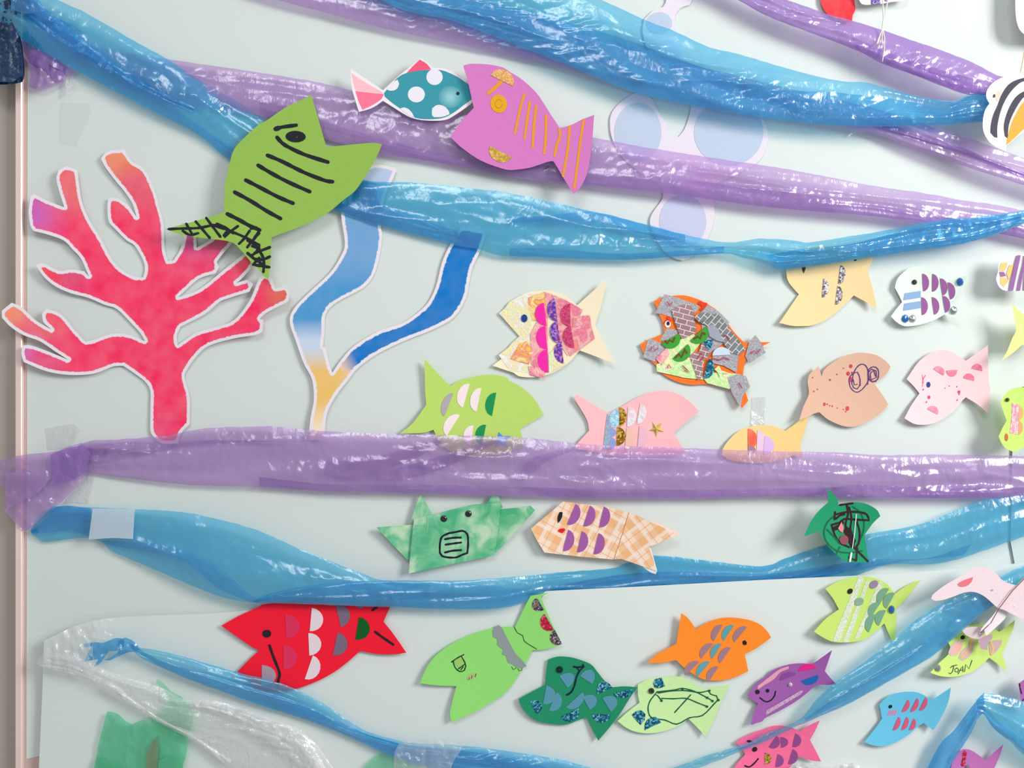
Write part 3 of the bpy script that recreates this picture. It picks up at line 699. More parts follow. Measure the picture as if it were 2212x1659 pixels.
A.band('fold', [(2050, 226), (2090, 208), (2128, 203), (2165, 208)], [(2065, 262), (2100, 262), (2123, 262), (2165, 258)], BLUE2, [(2000, 38), (2170, 50)], puff=2, crumple=2, seed=15.4)

A = Streamer('plastic_streamer', 'long blue plastic streamer below the wide purple one, taped at its left end', (120, 1140))
A.band('film', [(66, 1146), (80, 1120), (106, 1098), (127, 1093), (195, 1096), (291, 1100), (392, 1106), (481, 1124), (560, 1147), (651, 1187), (783, 1239), (830, 1254), (930, 1262)],
       [(68, 1154), (82, 1164), (96, 1171), (177, 1162), (220, 1172), (240, 1190), (300, 1216), (354, 1239), (456, 1282), (506, 1296), (560, 1302), (680, 1305), (930, 1312)], BLUE, [(60, 9), (200, 9), (500, 28), (930, 26)], puff=8, crumple=3, folds=5, seed=16.0)
A.band('fold', [(66, 1146), (100, 1120), (127, 1094), (195, 1097)], [(70, 1156), (110, 1150), (150, 1145), (200, 1160)], BLUE2, [(60, 8), (200, 8)], puff=1, crumple=1.5, seed=16.6)
A.band('fold', [(215, 1168), (291, 1170), (392, 1186), (450, 1210), (500, 1250), (560, 1300)], [(225, 1176), (291, 1188), (380, 1206), (430, 1236), (470, 1270), (540, 1301)], BLUET, [(60, 7), (200, 7), (500, 24)], puff=2, crumple=1.5, seed=17.6)
A.band('film', [(545, 1298), (600, 1278), (677, 1264), (803, 1254), (980, 1254), (1110, 1246), (1191, 1238), (1318, 1228), (1353, 1217), (1414, 1200), (1530, 1211), (1644, 1223), (1700, 1205), (1766, 1182), (1867, 1155), (1981, 1134), (2060, 1104), (2108, 1086), (2146, 1076), (2260, 1060), (2420, 1050)],
       [(548, 1302), (640, 1304), (740, 1308), (854, 1312), (950, 1316), (1082, 1314), (1138, 1300), (1189, 1290), (1300, 1292), (1420, 1288), (1520, 1282), (1644, 1274), (1790, 1260), (1880, 1232), (1925, 1219), (2032, 1217), (2130, 1188), (2212, 1159), (2300, 1130), (2420, 1100)], BLUE, [(540, 34), (1050, 34), (1230, 1.5), (1660, 1.5), (1800, 2), (1920, 16), (2212, 30)], puff=[(1000, 7), (1230, 2.5), (1780, 2), (1900, 7)], crumple=3.0, folds=3, seed=18.3)
A.band('fold', [(545, 1299), (677, 1268), (803, 1258), (980, 1258), (1110, 1270), (1180, 1268), (1353, 1240), (1500, 1235), (1644, 1240), (1766, 1226), (1880, 1208), (2000, 1206), (2100, 1175)],
       [(548, 1301), (640, 1303), (740, 1306), (854, 1310), (950, 1314), (1082, 1312), (1189, 1280), (1300, 1279), (1420, 1272), (1644, 1258), (1790, 1246), (1925, 1217), (2080, 1200)], BLUET, [(540, 31), (1050, 30), (1230, 1.2), (1660, 1.2), (1800, 1.4), (1920, 13), (2212, 26)], puff=0.5, crumple=0.6, seed=19.1)

A = Streamer('plastic_streamer', 'blue plastic streamer slanting between the purple fish and the sky-blue fish', (2100, 1300))
A.band('film', [(2420, 1190), (2300, 1205), (2212, 1222), (2150, 1252), (2100, 1276), (2057, 1292), (1994, 1328), (1918, 1391), (1855, 1439), (1804, 1474), (1763, 1512), (1725, 1555), (1652, 1586), (1619, 1604), (1530, 1631), (1454, 1659), (1360, 1690)],
       [(2440, 1250), (2320, 1275), (2230, 1290), (2180, 1300), (2140, 1312), (2095, 1348), (2019, 1414), (1943, 1459), (1880, 1495), (1829, 1523), (1789, 1540), (1723, 1568), (1652, 1602), (1581, 1631), (1510, 1659), (1420, 1700)], BLUE, [(1300, 26), (1700, 34), (1900, 44), (2150, 44), (2420, 40)], puff=7, crumple=3.2, folds=4, seed=20.4)
A.band('fold', [(2180, 1260), (2100, 1300), (2040, 1352), (1950, 1418), (1880, 1464), (1810, 1505), (1740, 1550)], [(2160, 1296), (2095, 1346), (2019, 1412), (1943, 1457), (1880, 1493), (1829, 1521), (1735, 1563)], BLUET, [(1700, 30), (1900, 40), (2150, 40)], puff=2, crumple=1.6, seed=20.9)

A = Streamer('plastic_streamer', 'deep blue plastic streamer knotted at its frayed left end, below the red fish', (280, 1400))
A.band('film', [(278, 1386), (296, 1396), (380, 1414), (456, 1436), (519, 1454), (613, 1479), (702, 1522), (778, 1573), (854, 1598), (892, 1605), (993, 1610), (1110, 1624), (1201, 1639), (1277, 1659), (1400, 1700)],
       [(282, 1400), (304, 1421), (342, 1439), (405, 1467), (481, 1495), (550, 1520), (640, 1548), (702, 1571), (778, 1603), (841, 1634), (879, 1647), (950, 1664), (1080, 1690), (1300, 1730)], BLUE, [(280, 36), (700, 22), (1100, 22), (1400, 30)], puff=7, crumple=3.4, folds=3, seed=21.4)
A.band('fold', [(284, 1390), (342, 1425), (420, 1450), (500, 1480), (613, 1505), (702, 1545), (800, 1588), (900, 1612), (1000, 1622), (1110, 1640), (1300, 1690)],
       [(284, 1399), (342, 1437), (405, 1465), (481, 1493), (550, 1518), (702, 1569), (778, 1601), (879, 1644), (950, 1662), (1080, 1688), (1300, 1725)], BLUE2, [(280, 33), (700, 19), (1100, 19), (1400, 27)], puff=1.5, crumple=1.6, seed=22)
A.scrap('knot', c(0, 3, [(1010, 570), (1070, 545), (1130, 570), (1180, 620), (1170, 665), (1110, 670), (1040, 655), (1000, 620)]), BLUE2, 44, 8, 1.0, sc=12)
A.scrap('frayed_end', c(0, 3, [(1060, 555), (980, 552), (880, 590), (800, 585), (700, 604), (705, 630), (780, 628), (740, 700), (722, 750), (840, 730), (800, 795), (850, 770), (905, 700), (930, 660), (1000, 660), (1060, 620)]), BLUE2, 40, 7, 2.0, sc=12)
A.scrap('frayed_end', c(0, 3, [(1020, 640), (1110, 665), (1050, 690), (990, 715), (940, 740), (890, 738), (940, 715), (1000, 680)]), BLUE2, 34, 5, 3.0, sc=12)

A = Streamer('plastic_streamer', 'hooked blue plastic streamer in the bottom right corner, folded to a peak', (2120, 1510))
A.band('film', [(2126, 1496), (2100, 1525), (2062, 1576), (2032, 1606), (2004, 1659), (1985, 1720)], [(2128, 1538), (2114, 1550), (2096, 1586), (2072, 1624), (2052, 1659), (2040, 1720)], BLUE2, [(1980, 26), (2130, 48)], puff=6, crumple=3, seed=23.2)
A.band('film', [(2108, 1512), (2125, 1499), (2158, 1501), (2212, 1517), (2300, 1560)], [(2112, 1540), (2125, 1543), (2146, 1573), (2184, 1604), (2212, 1631), (2300, 1690)], BLUE, [(2100, 52), (2300, 44)], puff=8, crumple=5, seed=24.1)
A.band('fold', [(2110, 1520), (2135, 1535), (2160, 1560), (2212, 1600), (2300, 1660)], [(2112, 1540), (2125, 1543), (2146, 1572), (2184, 1602), (2300, 1688)], BLUET, [(2100, 47), (2300, 39)], puff=2, crumple=2, seed=24.9)

A = Streamer('clear_streamer', 'clear crinkled plastic streamer hanging from the curled paper corner to the bottom edge', (200, 1450), 'streamer')
A.band('film', [(78, 1434), (100, 1415), (140, 1412), (180, 1425), (240, 1452), (300, 1470), (345, 1484), (400, 1512), (440, 1511), (490, 1520), (560, 1541), (639, 1571), (689, 1603), (737, 1659), (770, 1710)],
       [(78, 1436), (110, 1446), (162, 1459), (228, 1495), (280, 1525), (329, 1553), (375, 1578), (418, 1601), (494, 1659), (560, 1720)], CLEAR, [(78, 46), (240, 30), (420, 24), (700, 24)], puff=6, crumple=4.5, folds=4, seed=25.0)
A.band('fold', [(420, 1520), (445, 1512), (490, 1520), (560, 1544), (639, 1574), (680, 1605), (720, 1659)], [(425, 1530), (460, 1540), (510, 1562), (560, 1590), (610, 1620), (650, 1660), (660, 1720)], WHITEF, [(400, 27), (700, 27)], puff=5, crumple=6, seed=26.0)
A.band('fold', [(240, 1470), (262, 1490), (300, 1520), (360, 1560), (420, 1585), (500, 1640)], [(235, 1492), (262, 1508), (300, 1532), (350, 1562), (420, 1600), (494, 1657)], WHITEF, [(200, 33), (420, 26)], puff=2, crumple=3, seed=27.0)
A.scrap('loose_end', c(0, 3, [(310, 770), (380, 660), (500, 520), (640, 450), (760, 410), (900, 385), (960, 395), (900, 500), (960, 520), (950, 560), (850, 560), (790, 600), (800, 720), (860, 830), (700, 880), (500, 830), (370, 800)]), CLEAR, 44, 9, 4.0, sc=20)

A = Streamer('green_film_piece', 'torn translucent green plastic piece at the bottom left edge', (300, 1600), 'plastic piece')
A.scrap('film', c(0, 3, [(915, 1175), (960, 1182), (1010, 1200), (1060, 1250), (1130, 1290), (1180, 1260), (1230, 1250), (1300, 1270), (1420, 1262), (1520, 1265), (1628, 1305), (1600, 1400), (1590, 1540), (1560, 1660), (1570, 1850), (790, 1850), (795, 1700), (820, 1560), (840, 1450), (880, 1300)]), GREENF, 19, 7, 5.0, sc=40)
A.scrap('fold', c(0, 3, [(1240, 1850), (1250, 1560), (1300, 1440), (1345, 1380), (1350, 1500), (1330, 1850)]), film('green_brown_film', (0.6, .66, .5), (.35, .42, .28), .5, .25, .5, 2.0), 27, 3, 6.0)
A.scrap('fold', c(0, 3, [(1340, 1850), (1350, 1600), (1430, 1560), (1560, 1540), (1540, 1850)]), GREENF, 27, 4, 7.0)
A.scrap('fold', c(0, 3, [(800, 1850), (810, 1650), (830, 1555), (900, 1600), (1000, 1700), (1020, 1850)]), GREENF, 27, 4, 8.0)
A = Streamer('green_film_piece', 'small green plastic strip crossing under the clear streamer, above the torn green piece', (360, 1500), 'plastic piece')
A.scrap('film', c(0, 3, [(1325, 935), (1345, 900), (1400, 940), (1470, 1010), (1560, 1062), (1640, 1180), (1640, 1300), (1560, 1440), (1430, 1400), (1340, 1320), (1260, 1230), (1380, 1180), (1440, 1100), (1400, 1000)]), film('pale_green_film', (.6, .93, .78), (.3, .74, .5), .22, .25, .5, 4.0), 18, 6, 9.0)
A = Streamer('green_film_piece', 'pale green plastic wedge beneath the knotted blue streamer at the bottom edge', (850, 1650), 'plastic piece')
A.scrap('film', c(1, 3, [(880, 1850), (920, 1659), (990, 1590), (1060, 1535), (1130, 1525), (1250, 1580), (1400, 1659), (1500, 1850)]), _m['pale_green_film'], 15, 5, 3.0)
A = Streamer('clear_film_piece', 'clear crinkled plastic wrap poking up from the bottom edge below the hot pink fish', (1770, 1659), 'plastic piece')
A.scrap('film', c(3, 3, [(100, 1900), (180, 1670), (260, 1630), (380, 1612), (470, 1640), (600, 1650), (690, 1625), (760, 1615), (860, 1670), (1000, 1690), (1050, 1900)]), WHITEF, 16, 12, 3.0, sc=14)
A = Streamer('clear_film_piece', 'clear plastic wrap bunched over the knotted blue streamer near the bottom centre', (930, 1620), 'plastic piece')
A.scrap('film', c(1, 3, [(1190, 1560), (1230, 1450), (1330, 1430), (1450, 1440), (1600, 1415), (1780, 1470), (1740, 1540), (1700, 1600), (1600, 1850), (1200, 1850)]), CLEAR, 40, 8, 5.0, sc=16)

# ---------------------------------------------------------------- sticky tape
def tape(label, poly, d, mat=TAPE, cr=0.5, seed=1.0, grid=5.0):
    a = Streamer('sticky_tape', label, (poly[0][0], poly[0][1]), 'tape'); a.scrap('strip', poly, mat, d, cr, seed, grid=grid)
    return a
tape('short clear tape with a lifted shiny corner under the top left blue streamer', c(0, 0, [(545, 660), (600, 620), (680, 735), (600, 790), (520, 840), (530, 740)]), 6, CLEAR, 3)
tape('long clear tape strip on the paper above the tallest coral branches', c(0, 0, [(520, 870), (760, 880), (790, 950), (720, 1100), (650, 1255), (500, 1220), (510, 1050)]), 1, TAPE)
tape('clear tape patch above the gathered end of the wide purple streamer', c(0, 2, [(395, 410), (640, 370), (695, 430), (640, 520), (560, 580), (410, 600)]), 2, CLEAR, 1.0)
tape('clear tape on the paper between the wide purple streamer and the blue one', c(0, 2, [(760, 800), (820, 812), (760, 1060), (600, 1050), (540, 1060), (640, 930)]), 2, CLEAR, 0.8)
tape('square clear tape holding the left end of the long lower blue streamer', c(0, 2, [(790, 1100), (1150, 1105), (1135, 1360), (960, 1352), (755, 1366), (775, 1220)]), 30, TAPEW, 0.4)
tape('narrow clear tape above the yellow fish under the wide purple streamer', c(2, 2, [(2075, 150), (2200, 140), (2190, 390), (2060, 405), (2070, 280)]), 2, CLEAR, 1.0)
tape('tiny clear tape end under the right part of the widest blue streamer', c(3, 0, [(690, 1170), (720, 1110), (880, 1090), (860, 1130), (760, 1140), (715, 1170)]), 4, CLEAR, 2.0)
tape('clear tape strip holding the dark green scribbled fish from above', c(3, 2, [(430, 1010), (530, 990), (545, 1200), (440, 1210)]), 30, TAPE)

# ---------------------------------------------------------------- fish: top row
BLK = ink((26, 30, 38)); DK = ink((40, 30, 36)); RED = ink((226, 40, 60)); ORG = ink((232, 152, 44))
WHT = paper((244, 232, 236)); SILV = glitter('silver_glitter', [(150, 140, 145), (225, 220, 222), (120, 110, 122), (190, 185, 190), (90, 84, 96), (240, 240, 236)])
BLUEG = glitter('blue_glitter', [(20, 92, 130), (60, 170, 190), (24, 70, 110), (130, 210, 220), (30, 120, 150)])
GOLDG = glitter('gold_glitter', [(190, 140, 50), (226, 178, 84), (150, 108, 34), (240, 206, 130), (170, 160, 60)])
BLKBEAD = shiny('black_bead', (14, 12, 14), 0.12)
GEMB = shiny('blue_gem', (50, 110, 200), 0.05, 0.55); GEMS = shiny('silver_gem', (176, 176, 184), 0.08, 0.85)

# polka-dot fish
P = [(818, 585), (900, 640), (1000, 706), (1095, 770), (1160, 710), (1250, 630), (1340, 560), (1420, 500), (1470, 530), (1520, 575), (1600, 582), (1680, 608), (1760, 650), (1820, 700), (1880, 760), (1880, 850), (1850, 880), (1800, 920), (1720, 975), (1620, 1025), (1450, 1027), (1340, 1005), (1270, 970), (1190, 920), (1095, 860), (1040, 900), (980, 930), (890, 955), (860, 860), (830, 750)]
t = cut('paper_fish', 'white-edged teal fish with white polka dots and pink tail, beside the mauve fish', 'paper fish', c(1, 0, P), paper((242, 232, 238)), 26, 5, -2, 0, group='paper fish on the display')
teal = paper((58, 152, 168)); s = t.sheet
s('painted_body', c(1, 0, [(1104, 795), (1160, 725), (1230, 655), (1300, 622), (1400, 602), (1500, 596), (1600, 600), (1700, 640), (1760, 675), (1840, 730), (1850, 850), (1780, 900), (1700, 960), (1600, 1008), (1450, 1017), (1350, 998), (1290, 960), (1240, 925), (1170, 875), (1110, 825)]), teal, 1.25, .15, grid=14)
s('painted_tail', c(1, 0, [(826, 622), (900, 675), (1000, 735), (1082, 782), (1102, 800), (980, 785), (862, 772), (840, 700)]), paper((250, 190, 200)), 1.25, .15, grid=14)
s('painted_tail', c(1, 0, [(860, 776), (980, 790), (1102, 803), (1082, 845), (1000, 900), (920, 937), (885, 860)]), paper((250, 118, 150)), 1.25, .15, grid=14)
s('painted_fin', c(1, 0, [(1298, 622), (1350, 565), (1410, 508), (1470, 545), (1506, 592), (1400, 602)]), paper((246, 88, 124)), 1.3, .15)
dm = paper((236, 232, 242))
for (x, y, rx, ry) in ((1535, 658, 70, 68), (1380, 806, 73, 68)):
    x, y = c1(1, 0, x, y); t.disc(x, y, rx * K, ry * K, dm, 'polka_dot', off=1.65, t=.1, n=22)
s('polka_dot', c(1, 0, [(1122, 762), (1150, 728), (1196, 690), (1220, 680), (1234, 715), (1222, 748), (1190, 772), (1155, 775)]), dm, 1.65, .1)
s('polka_dot', c(1, 0, [(1240, 926), (1275, 915), (1310, 928), (1345, 965), (1362, 1000), (1330, 992), (1285, 962)]), dm, 1.65, .1)
s('polka_dot', c(1, 0, [(1512, 960), (1515, 925), (1545, 900), (1585, 895), (1630, 915), (1658, 950), (1664, 974), (1600, 998), (1530, 1000), (1515, 985)]), dm, 1.65, .1)
x, y = c1(1, 0, 1670, 828)
def blush(px, py, x=x, y=y):
    q = math.exp(-((px - x) ** 2 + (py - y) ** 2) / 330.0); a = lin((58, 152, 168)); b = lin((150, 206, 212)); return tuple(a[i] * (1 - q) + b[i] * q for i in range(3)) + (1,)
t.sheet('pale_cheek', [(x + 26 * math.cos(a / 3.5), y + 24 * math.sin(a / 3.5)) for a in range(22)], paper((58, 152, 169), attr=True), 1.55, .05, grid=5, paint=blush, sm=False)
x, y = c1(1, 0, 1735, 797); t.disc(x, y, 3.6, 3.6, BLK, off=1.9)

# mauve fish
P = c(1, 0, [(1780, 560), (1820, 548), (1860, 543), (2000, 550), (2080, 565), (2130, 580)]) + c(2, 0, [(0, 610), (60, 645), (130, 695), (230, 790), (300, 890), (350, 970), (410, 1060), (430, 1092), (520, 1070), (620, 1020), (725, 980), (710, 1180), (690, 1350), (660, 1495), (600, 1610), (550, 1655), (470, 1530), (400, 1410), (375, 1375), (330, 1380), (180, 1430), (60, 1447), (0, 1450)]) + c(1, 0, [(2100, 1435), (1930, 1370), (1780, 1270), (1670, 1170), (1760, 1040), (1870, 920), (1850, 830), (1820, 700)])
t = cut('paper_fish', 'mauve-pink fish with orange stripes and a gold glitter mouth, below the widest blue streamer', 'paper fish', P, paper((212, 122, 192)), 36, 7, 3, 0, group='paper fish on the display')
x1 = c(1, 0, [(2012, 640), (2203, 735)]); t.scale(x1[0], x1[1], 24, glitter('peach_glitter', [(226, 172, 100), (240, 196, 130), (214, 152, 80)], 700, .2), 'mushroom_cap', label='peach glitter half round')
t.strokes('marker_line', [c(1, 0, [(2100, 700), (2050, 750), (1995, 795)])], 8, ORG)
x, y = c1(1, 0, 2083, 885); t.disc(x, y, 18, 20, ink((226, 166, 20)), 'eye', ang=-20)
t.strokes('eye_ring', [[(x + 8 * math.cos(a * .5236), y + 9.5 * math.sin(a * .5236)) for a in range(12)]], 1.6, ink((196, 140, 10)), off=2.2)
x1 = c(1, 0, [(2195, 1342), (2010, 1245)]); t.scale(x1[0], x1[1], 23, glitter('gold_holo', [(186, 136, 50), (206, 166, 66), (160, 160, 70), (226, 180, 90)], 420, .3), 'mouth')
t.each('marker_line', [c(2, 0, q) for q in ([(130, 805), (100, 900), (70, 1040), (48, 1140)], [(176, 872), (155, 1000), (132, 1180)], [(230, 905), (212, 1060), (200, 1255)], [(315, 985), (312, 1150), (300, 1310)], [(428, 1105), (434, 1160), (405, 1240), (387, 1330)], [(515, 1078), (503, 1250), (480, 1390), (460, 1500)], [(634, 1022), (608, 1200), (580, 1420), (556, 1600)])], 5.6, ORG)

# big green fish
P = c(1, 0, [(484, 810), (520, 930), (560, 1070), (612, 1255), (760, 1240), (950, 1222), (1040, 1220), (1088, 1232), (1040, 1340), (960, 1480), (860, 1625)]) + c(1, 1, [(760, 85), (640, 185), (520, 255), (400, 310), (145, 405), (138, 560), (118, 765), (80, 740)]) + c(0, 1, [(2212, 690), (2150, 625), (2060, 520), (1970, 445), (1760, 415), (1560, 385), (1410, 335), (1600, 285), (1850, 215), (1912, 190)]) + c(0, 0, [(1915, 1659), (1925, 1550), (1960, 1390), (2000, 1270), (2090, 1170), (2212, 1060)]) + c(1, 0, [(100, 1030), (250, 925), (370, 865)])
t = cut('paper_fish', 'largest green fish with thick black stripes, its tail over the pink coral', 'paper fish', P, paper((150, 190, 84)), 30, 10, -3, 2, group='paper fish on the display')
t.strokes('eyebrow', [c(1, 0, [(185, 1100), (230, 1085), (355, 1068)])], 8, BLK)
t.strokes('eyebrow', [c(1, 0, [(180, 1100), (205, 1092)])], 10, BLK)
x, y = c1(1, 0, 350, 1165); t.disc(x, y, 22, 12.5, BLK, ang=2)
t.disc(x + 3, y + 1, 1.5, 1, ink((90, 110, 60)), 'eye_glint', off=2.2)
t.each('marker_stripe', [c(1, 0, [(192, 1172), (230, 1215), (290, 1255), (430, 1320), (625, 1383)]), c(1, 0, [(110, 1325), (230, 1375), (420, 1470), (600, 1540), (665, 1550)]), c(1, 0, [(30, 1410), (130, 1470), (280, 1550), (470, 1635)]), [(531, 389), (560, 404), (600, 425), (633, 439)], [(507, 415), (540, 433), (575, 455), (606, 472)], [(491, 462), (515, 474), (540, 488), (561, 497)]], 8.2, BLK)
t.strokes('marker_scribble', [c(0, 1, q) for q in ([(1440, 335), (1560, 330), (1700, 325), (1850, 300), (1960, 350), (2080, 400), (2212, 470)], [(1850, 290), (1920, 320), (1990, 370)], [(1590, 290), (1640, 380)], [(1670, 270), (1790, 410)], [(1760, 240), (1880, 400)], [(1560, 350), (1620, 385), (1690, 370)], [(1820, 300), (1940, 345), (1910, 390)], [(2030, 310), (1960, 360), (1920, 400)], [(2130, 350), (2080, 420), (2040, 460)], [(2212, 370), (2150, 440), (2110, 490)], [(2212, 480), (2180, 540), (2140, 560)], [(2212, 580), (2160, 640)])], 5.6, BLK)
t.strokes('marker_scribble', [c(1, 1, q) for q in ([(-60, 430), (0, 470), (60, 550), (80, 620), (75, 700)], [(-30, 330), (10, 320), (40, 350), (0, 410)], [(0, 540), (130, 490)], [(10, 590), (70, 595), (130, 570)], [(0, 640), (60, 650), (125, 660)], [(-20, 480), (40, 500)], [(20, 600), (70, 640)], [(-60, 540), (10, 600)])], 6.2, BLK)

# ---------------------------------------------------------------- fish: middle band
# cream fish covered in iridescent foil
P = c(2, 1, [(840, 765), (720, 860), (580, 985), (500, 920), (430, 880), (300, 860), (150, 880), (0, 960)]) + c(1, 1, [(2140, 1005), (2085, 1055), (2150, 1130), (2212, 1200)]) + c(2, 1, [(85, 1250), (0, 1335)]) + c(1, 1, [(2150, 1405), (2030, 1500), (2130, 1535), (2212, 1562)]) + c(2, 1, [(80, 1590), (200, 1600), (350, 1570), (500, 1480), (600, 1370), (760, 1430), (900, 1485), (850, 1390), (800, 1300), (735, 1150), (780, 1000), (810, 880)])
t = cut('paper_fish', 'cream fish covered in iridescent foil with bright pink and purple half-round scales', 'paper fish', P, paper((250, 236, 204)), 3, 7, 5, 0, group='paper fish on the display')
FA = foil('foil_white', [(250, 240, 214), (246, 246, 240), (238, 226, 206), (250, 236, 160), (226, 240, 206), (250, 214, 190)], 26)
FP = foil('foil_pink', [(252, 160, 180), (240, 120, 150), (250, 190, 180), (236, 130, 170), (250, 150, 110)], 20)
FO = foil('foil_orange', [(250, 170, 80), (252, 210, 60), (244, 140, 110), (250, 236, 150), (240, 120, 120)], 24)
FG = foil('foil_green', [(206, 250, 180), (236, 250, 190), (180, 240, 150), (250, 236, 180), (214, 236, 250)], 34)
q = lambda pts: c(2, 1, pts)
t.sheet('foil_patch', c(1, 1, [(2140, 1010), (2100, 1060)]) + q([(-20, 1130), (90, 1245), (10, 1330), (-90, 1410), (0, 1540), (160, 1560), (180, 1400), (190, 1130), (300, 880), (150, 890), (0, 965)]), FA, 1.4, .4, grid=12, corner=20)
t.sheet('foil_patch', q([(160, 920), (300, 870), (400, 905), (330, 960), (300, 1100), (200, 1120), (170, 1020)]), FO, 1.9, .4, grid=12, corner=20)
t.sheet('foil_patch', q([(300, 870), (395, 910), (330, 1000), (330, 1540), (300, 1560), (190, 1490), (180, 1230), (240, 1120), (310, 1000)]), FP, 2.4, .4, grid=12, corner=20)
t.sheet('foil_patch', q([(10, 1440), (90, 1310), (150, 1290), (200, 1380), (170, 1490), (60, 1460)]), FO, 2.4, .4, grid=12, corner=20)
t.sheet('foil_patch', q([(165, 1505), (290, 1515), (310, 1590), (290, 1605), (180, 1580)]), FP, 3.0, .4, corner=20)
t.sheet('foil_patch', q([(400, 905), (480, 940), (560, 985), (630, 1025), (540, 1200), (500, 1420), (420, 1300), (400, 1100)]), FP, 1.9, .4, grid=12, corner=20)
t.sheet('foil_patch', q([(545, 1080), (690, 1070), (700, 1150), (730, 1270), (600, 1365), (520, 1420), (470, 1300), (540, 1200)]), FP, 2.5, .4, grid=12, corner=20)
t.sheet('foil_patch', q([(335, 1400), (420, 1330), (470, 1460), (480, 1490), (340, 1560)]), FA, 2.9, .4, corner=20)
PINKS = paper((246, 40, 170)); PURG = glitter('purple_glitter', [(130, 70, 190), (170, 120, 210), (90, 60, 200), (200, 150, 210), (150, 60, 150)], 420, .4); ROSG = glitter('rose_glitter', [(216, 60, 120), (230, 90, 140), (200, 50, 100)], 700, .2)
t.stack = 3.0
for a, b in (((318, 1158), (296, 962)), ((326, 1360), (306, 1160)), ((334, 1558), (325, 1362))): a, b = q([a, b]); t.scale(a, b, 22, PINKS, label='bright pink scale')
for a, b in (((410, 1118), (388, 925)), ((436, 1308), (410, 1118)), ((466, 1482), (446, 1295))): a, b = q([a, b]); t.scale(a, b, 19, PURG, 'glitter_scale', label='purple glitter scale')
for a, b in (((520, 1168), (520, 970)), ((556, 1350), (524, 1160))): a, b = q([a, b]); t.scale(a, b, 21, ROSG, 'glitter_scale', label='rose glitter scale')
x, y = c1(2, 1, 129, 1096); t.disc(x, y, 6.8, 8.4, ink((30, 60, 140)))

# orange fish covered in grey tape
P = q([(1235, 950), (1290, 925), (1340, 912), (1480, 900), (1600, 930), (1700, 980), (1780, 1035), (1830, 1090), (1900, 1190), (1960, 1260), (2010, 1305), (2120, 1300), (2230, 1300), (2150, 1340), (2060, 1395), (2010, 1480), (1995, 1640), (2040, 1800), (1985, 1865), (1940, 1800), (1890, 1700), (1700, 1660), (1560, 1665), (1440, 1640), (1320, 1580), (1250, 1500), (1150, 1400), (1115, 1320), (1200, 1275), (1320, 1225), (1310, 1140), (1270, 1040)])
t = cut('paper_fish', 'orange fish mostly covered by grey tape strips and brick-pattern tape', 'paper fish', P, paper((250, 120, 44)), 3, 6, 4, 0, group='paper fish on the display')
GT = glitter('grey_glitter_tape', [(170, 168, 176), (186, 184, 190), (160, 158, 168), (205, 205, 210), (176, 174, 182)], 1100, .15)
def strip(name, pts, mat, off, label=None, g=0): return t.sheet(name, pts, mat, off, .5, sm=False, label=label, grid=g)
strip('tape_strip', q([(1325, 890), (1450, 925), (1625, 990), (1600, 1040), (1500, 1075), (1400, 1095), (1340, 1070), (1245, 1050), (1285, 970)]), GT, 1.6)
strip('tape_strip', q([(1345, 1180), (1450, 1200), (1410, 1275), (1280, 1290)]), GT, 1.6)
strip('tape_strip', q([(1190, 1265), (1320, 1320), (1360, 1370), (1250, 1470), (1145, 1430), (1150, 1390)]), GT, 1.6)
strip('tape_strip', q([(1690, 985), (1790, 1040), (1880, 1130), (1860, 1170), (1700, 1110), (1600, 1085)]), GT, 2.2)
strip('tape_strip', q([(1640, 1150), (1770, 1160), (1840, 1300), (1700, 1400), (1660, 1290)]), GT, 2.2)
strip('foil_patch', q([(1345, 1350), (1560, 1215), (1640, 1300), (1560, 1400), (1430, 1450), (1340, 1500), (1250, 1440)]), FG, 2.6, g=14)
strip('foil_patch', q([(1255, 1490), (1430, 1430), (1540, 1400), (1600, 1530), (1660, 1620), (1500, 1605), (1260, 1550)]), FG, 3.0, g=14)
strip('foil_patch', q([(1650, 1600), (1740, 1560), (1850, 1560), (1940, 1570), (1880, 1700), (1690, 1650)]), FG, 3.0, g=14)
strip('foil_patch', q([(1250, 1440), (1345, 1345), (1370, 1400), (1300, 1500)]), FP, 3.6)
strip('tape_strip', q([(1740, 1390), (1960, 1395), (1940, 1560), (1830, 1500), (1730, 1480)]), GT, 3.2)
strip('tape_strip', q([(1858, 1600), (1945, 1570), (2020, 1590), (2055, 1680), (1990, 1760), (1975, 1860), (1900, 1730)]), GT, 3.2)
strip('tape_strip', q([(2100, 1240), (2140, 1290), (2190, 1390), (2050, 1480), (2015, 1420), (2050, 1290)]), GT, 2.6)
BR1 = brickprint('brown_brick_tape', (150, 114, 118), 15); BR2 = brickprint('grey_brick_tape', (116, 122, 124), -50)
strip('brick_tape', q([(1385, 1025), (1450, 990), (1540, 970), (1570, 1030), (1595, 1180), (1600, 1215), (1500, 1265), (1470, 1270), (1420, 1150)]), BR1, 4.2, 'brown brick-pattern tape', 12)
strip('brick_tape', q([(1650, 1280), (1670, 1300), (1715, 1410), (1660, 1460), (1650, 1600), (1610, 1625), (1535, 1410), (1620, 1380)]), BR1, 4.2, 'brown brick-pattern tape', 12)
strip('brick_tape', q([(1590, 1080), (1640, 1060), (1780, 1060), (1800, 1080), (1900, 1210), (2020, 1360), (1960, 1410), (1880, 1390), (1790, 1240), (1690, 1160), (1620, 1130)]), BR2, 4.6, 'grey brick-pattern tape', 12)
t.sheet('brick_tape_curl', q([(1580, 1090), (1620, 1055), (1700, 1050), (1740, 1075), (1680, 1110), (1620, 1130)]), BR2, 8.5, .5)
t.stack = 4.6
GRL = paper((60, 160, 50)); BRN = ink((110, 72, 30))
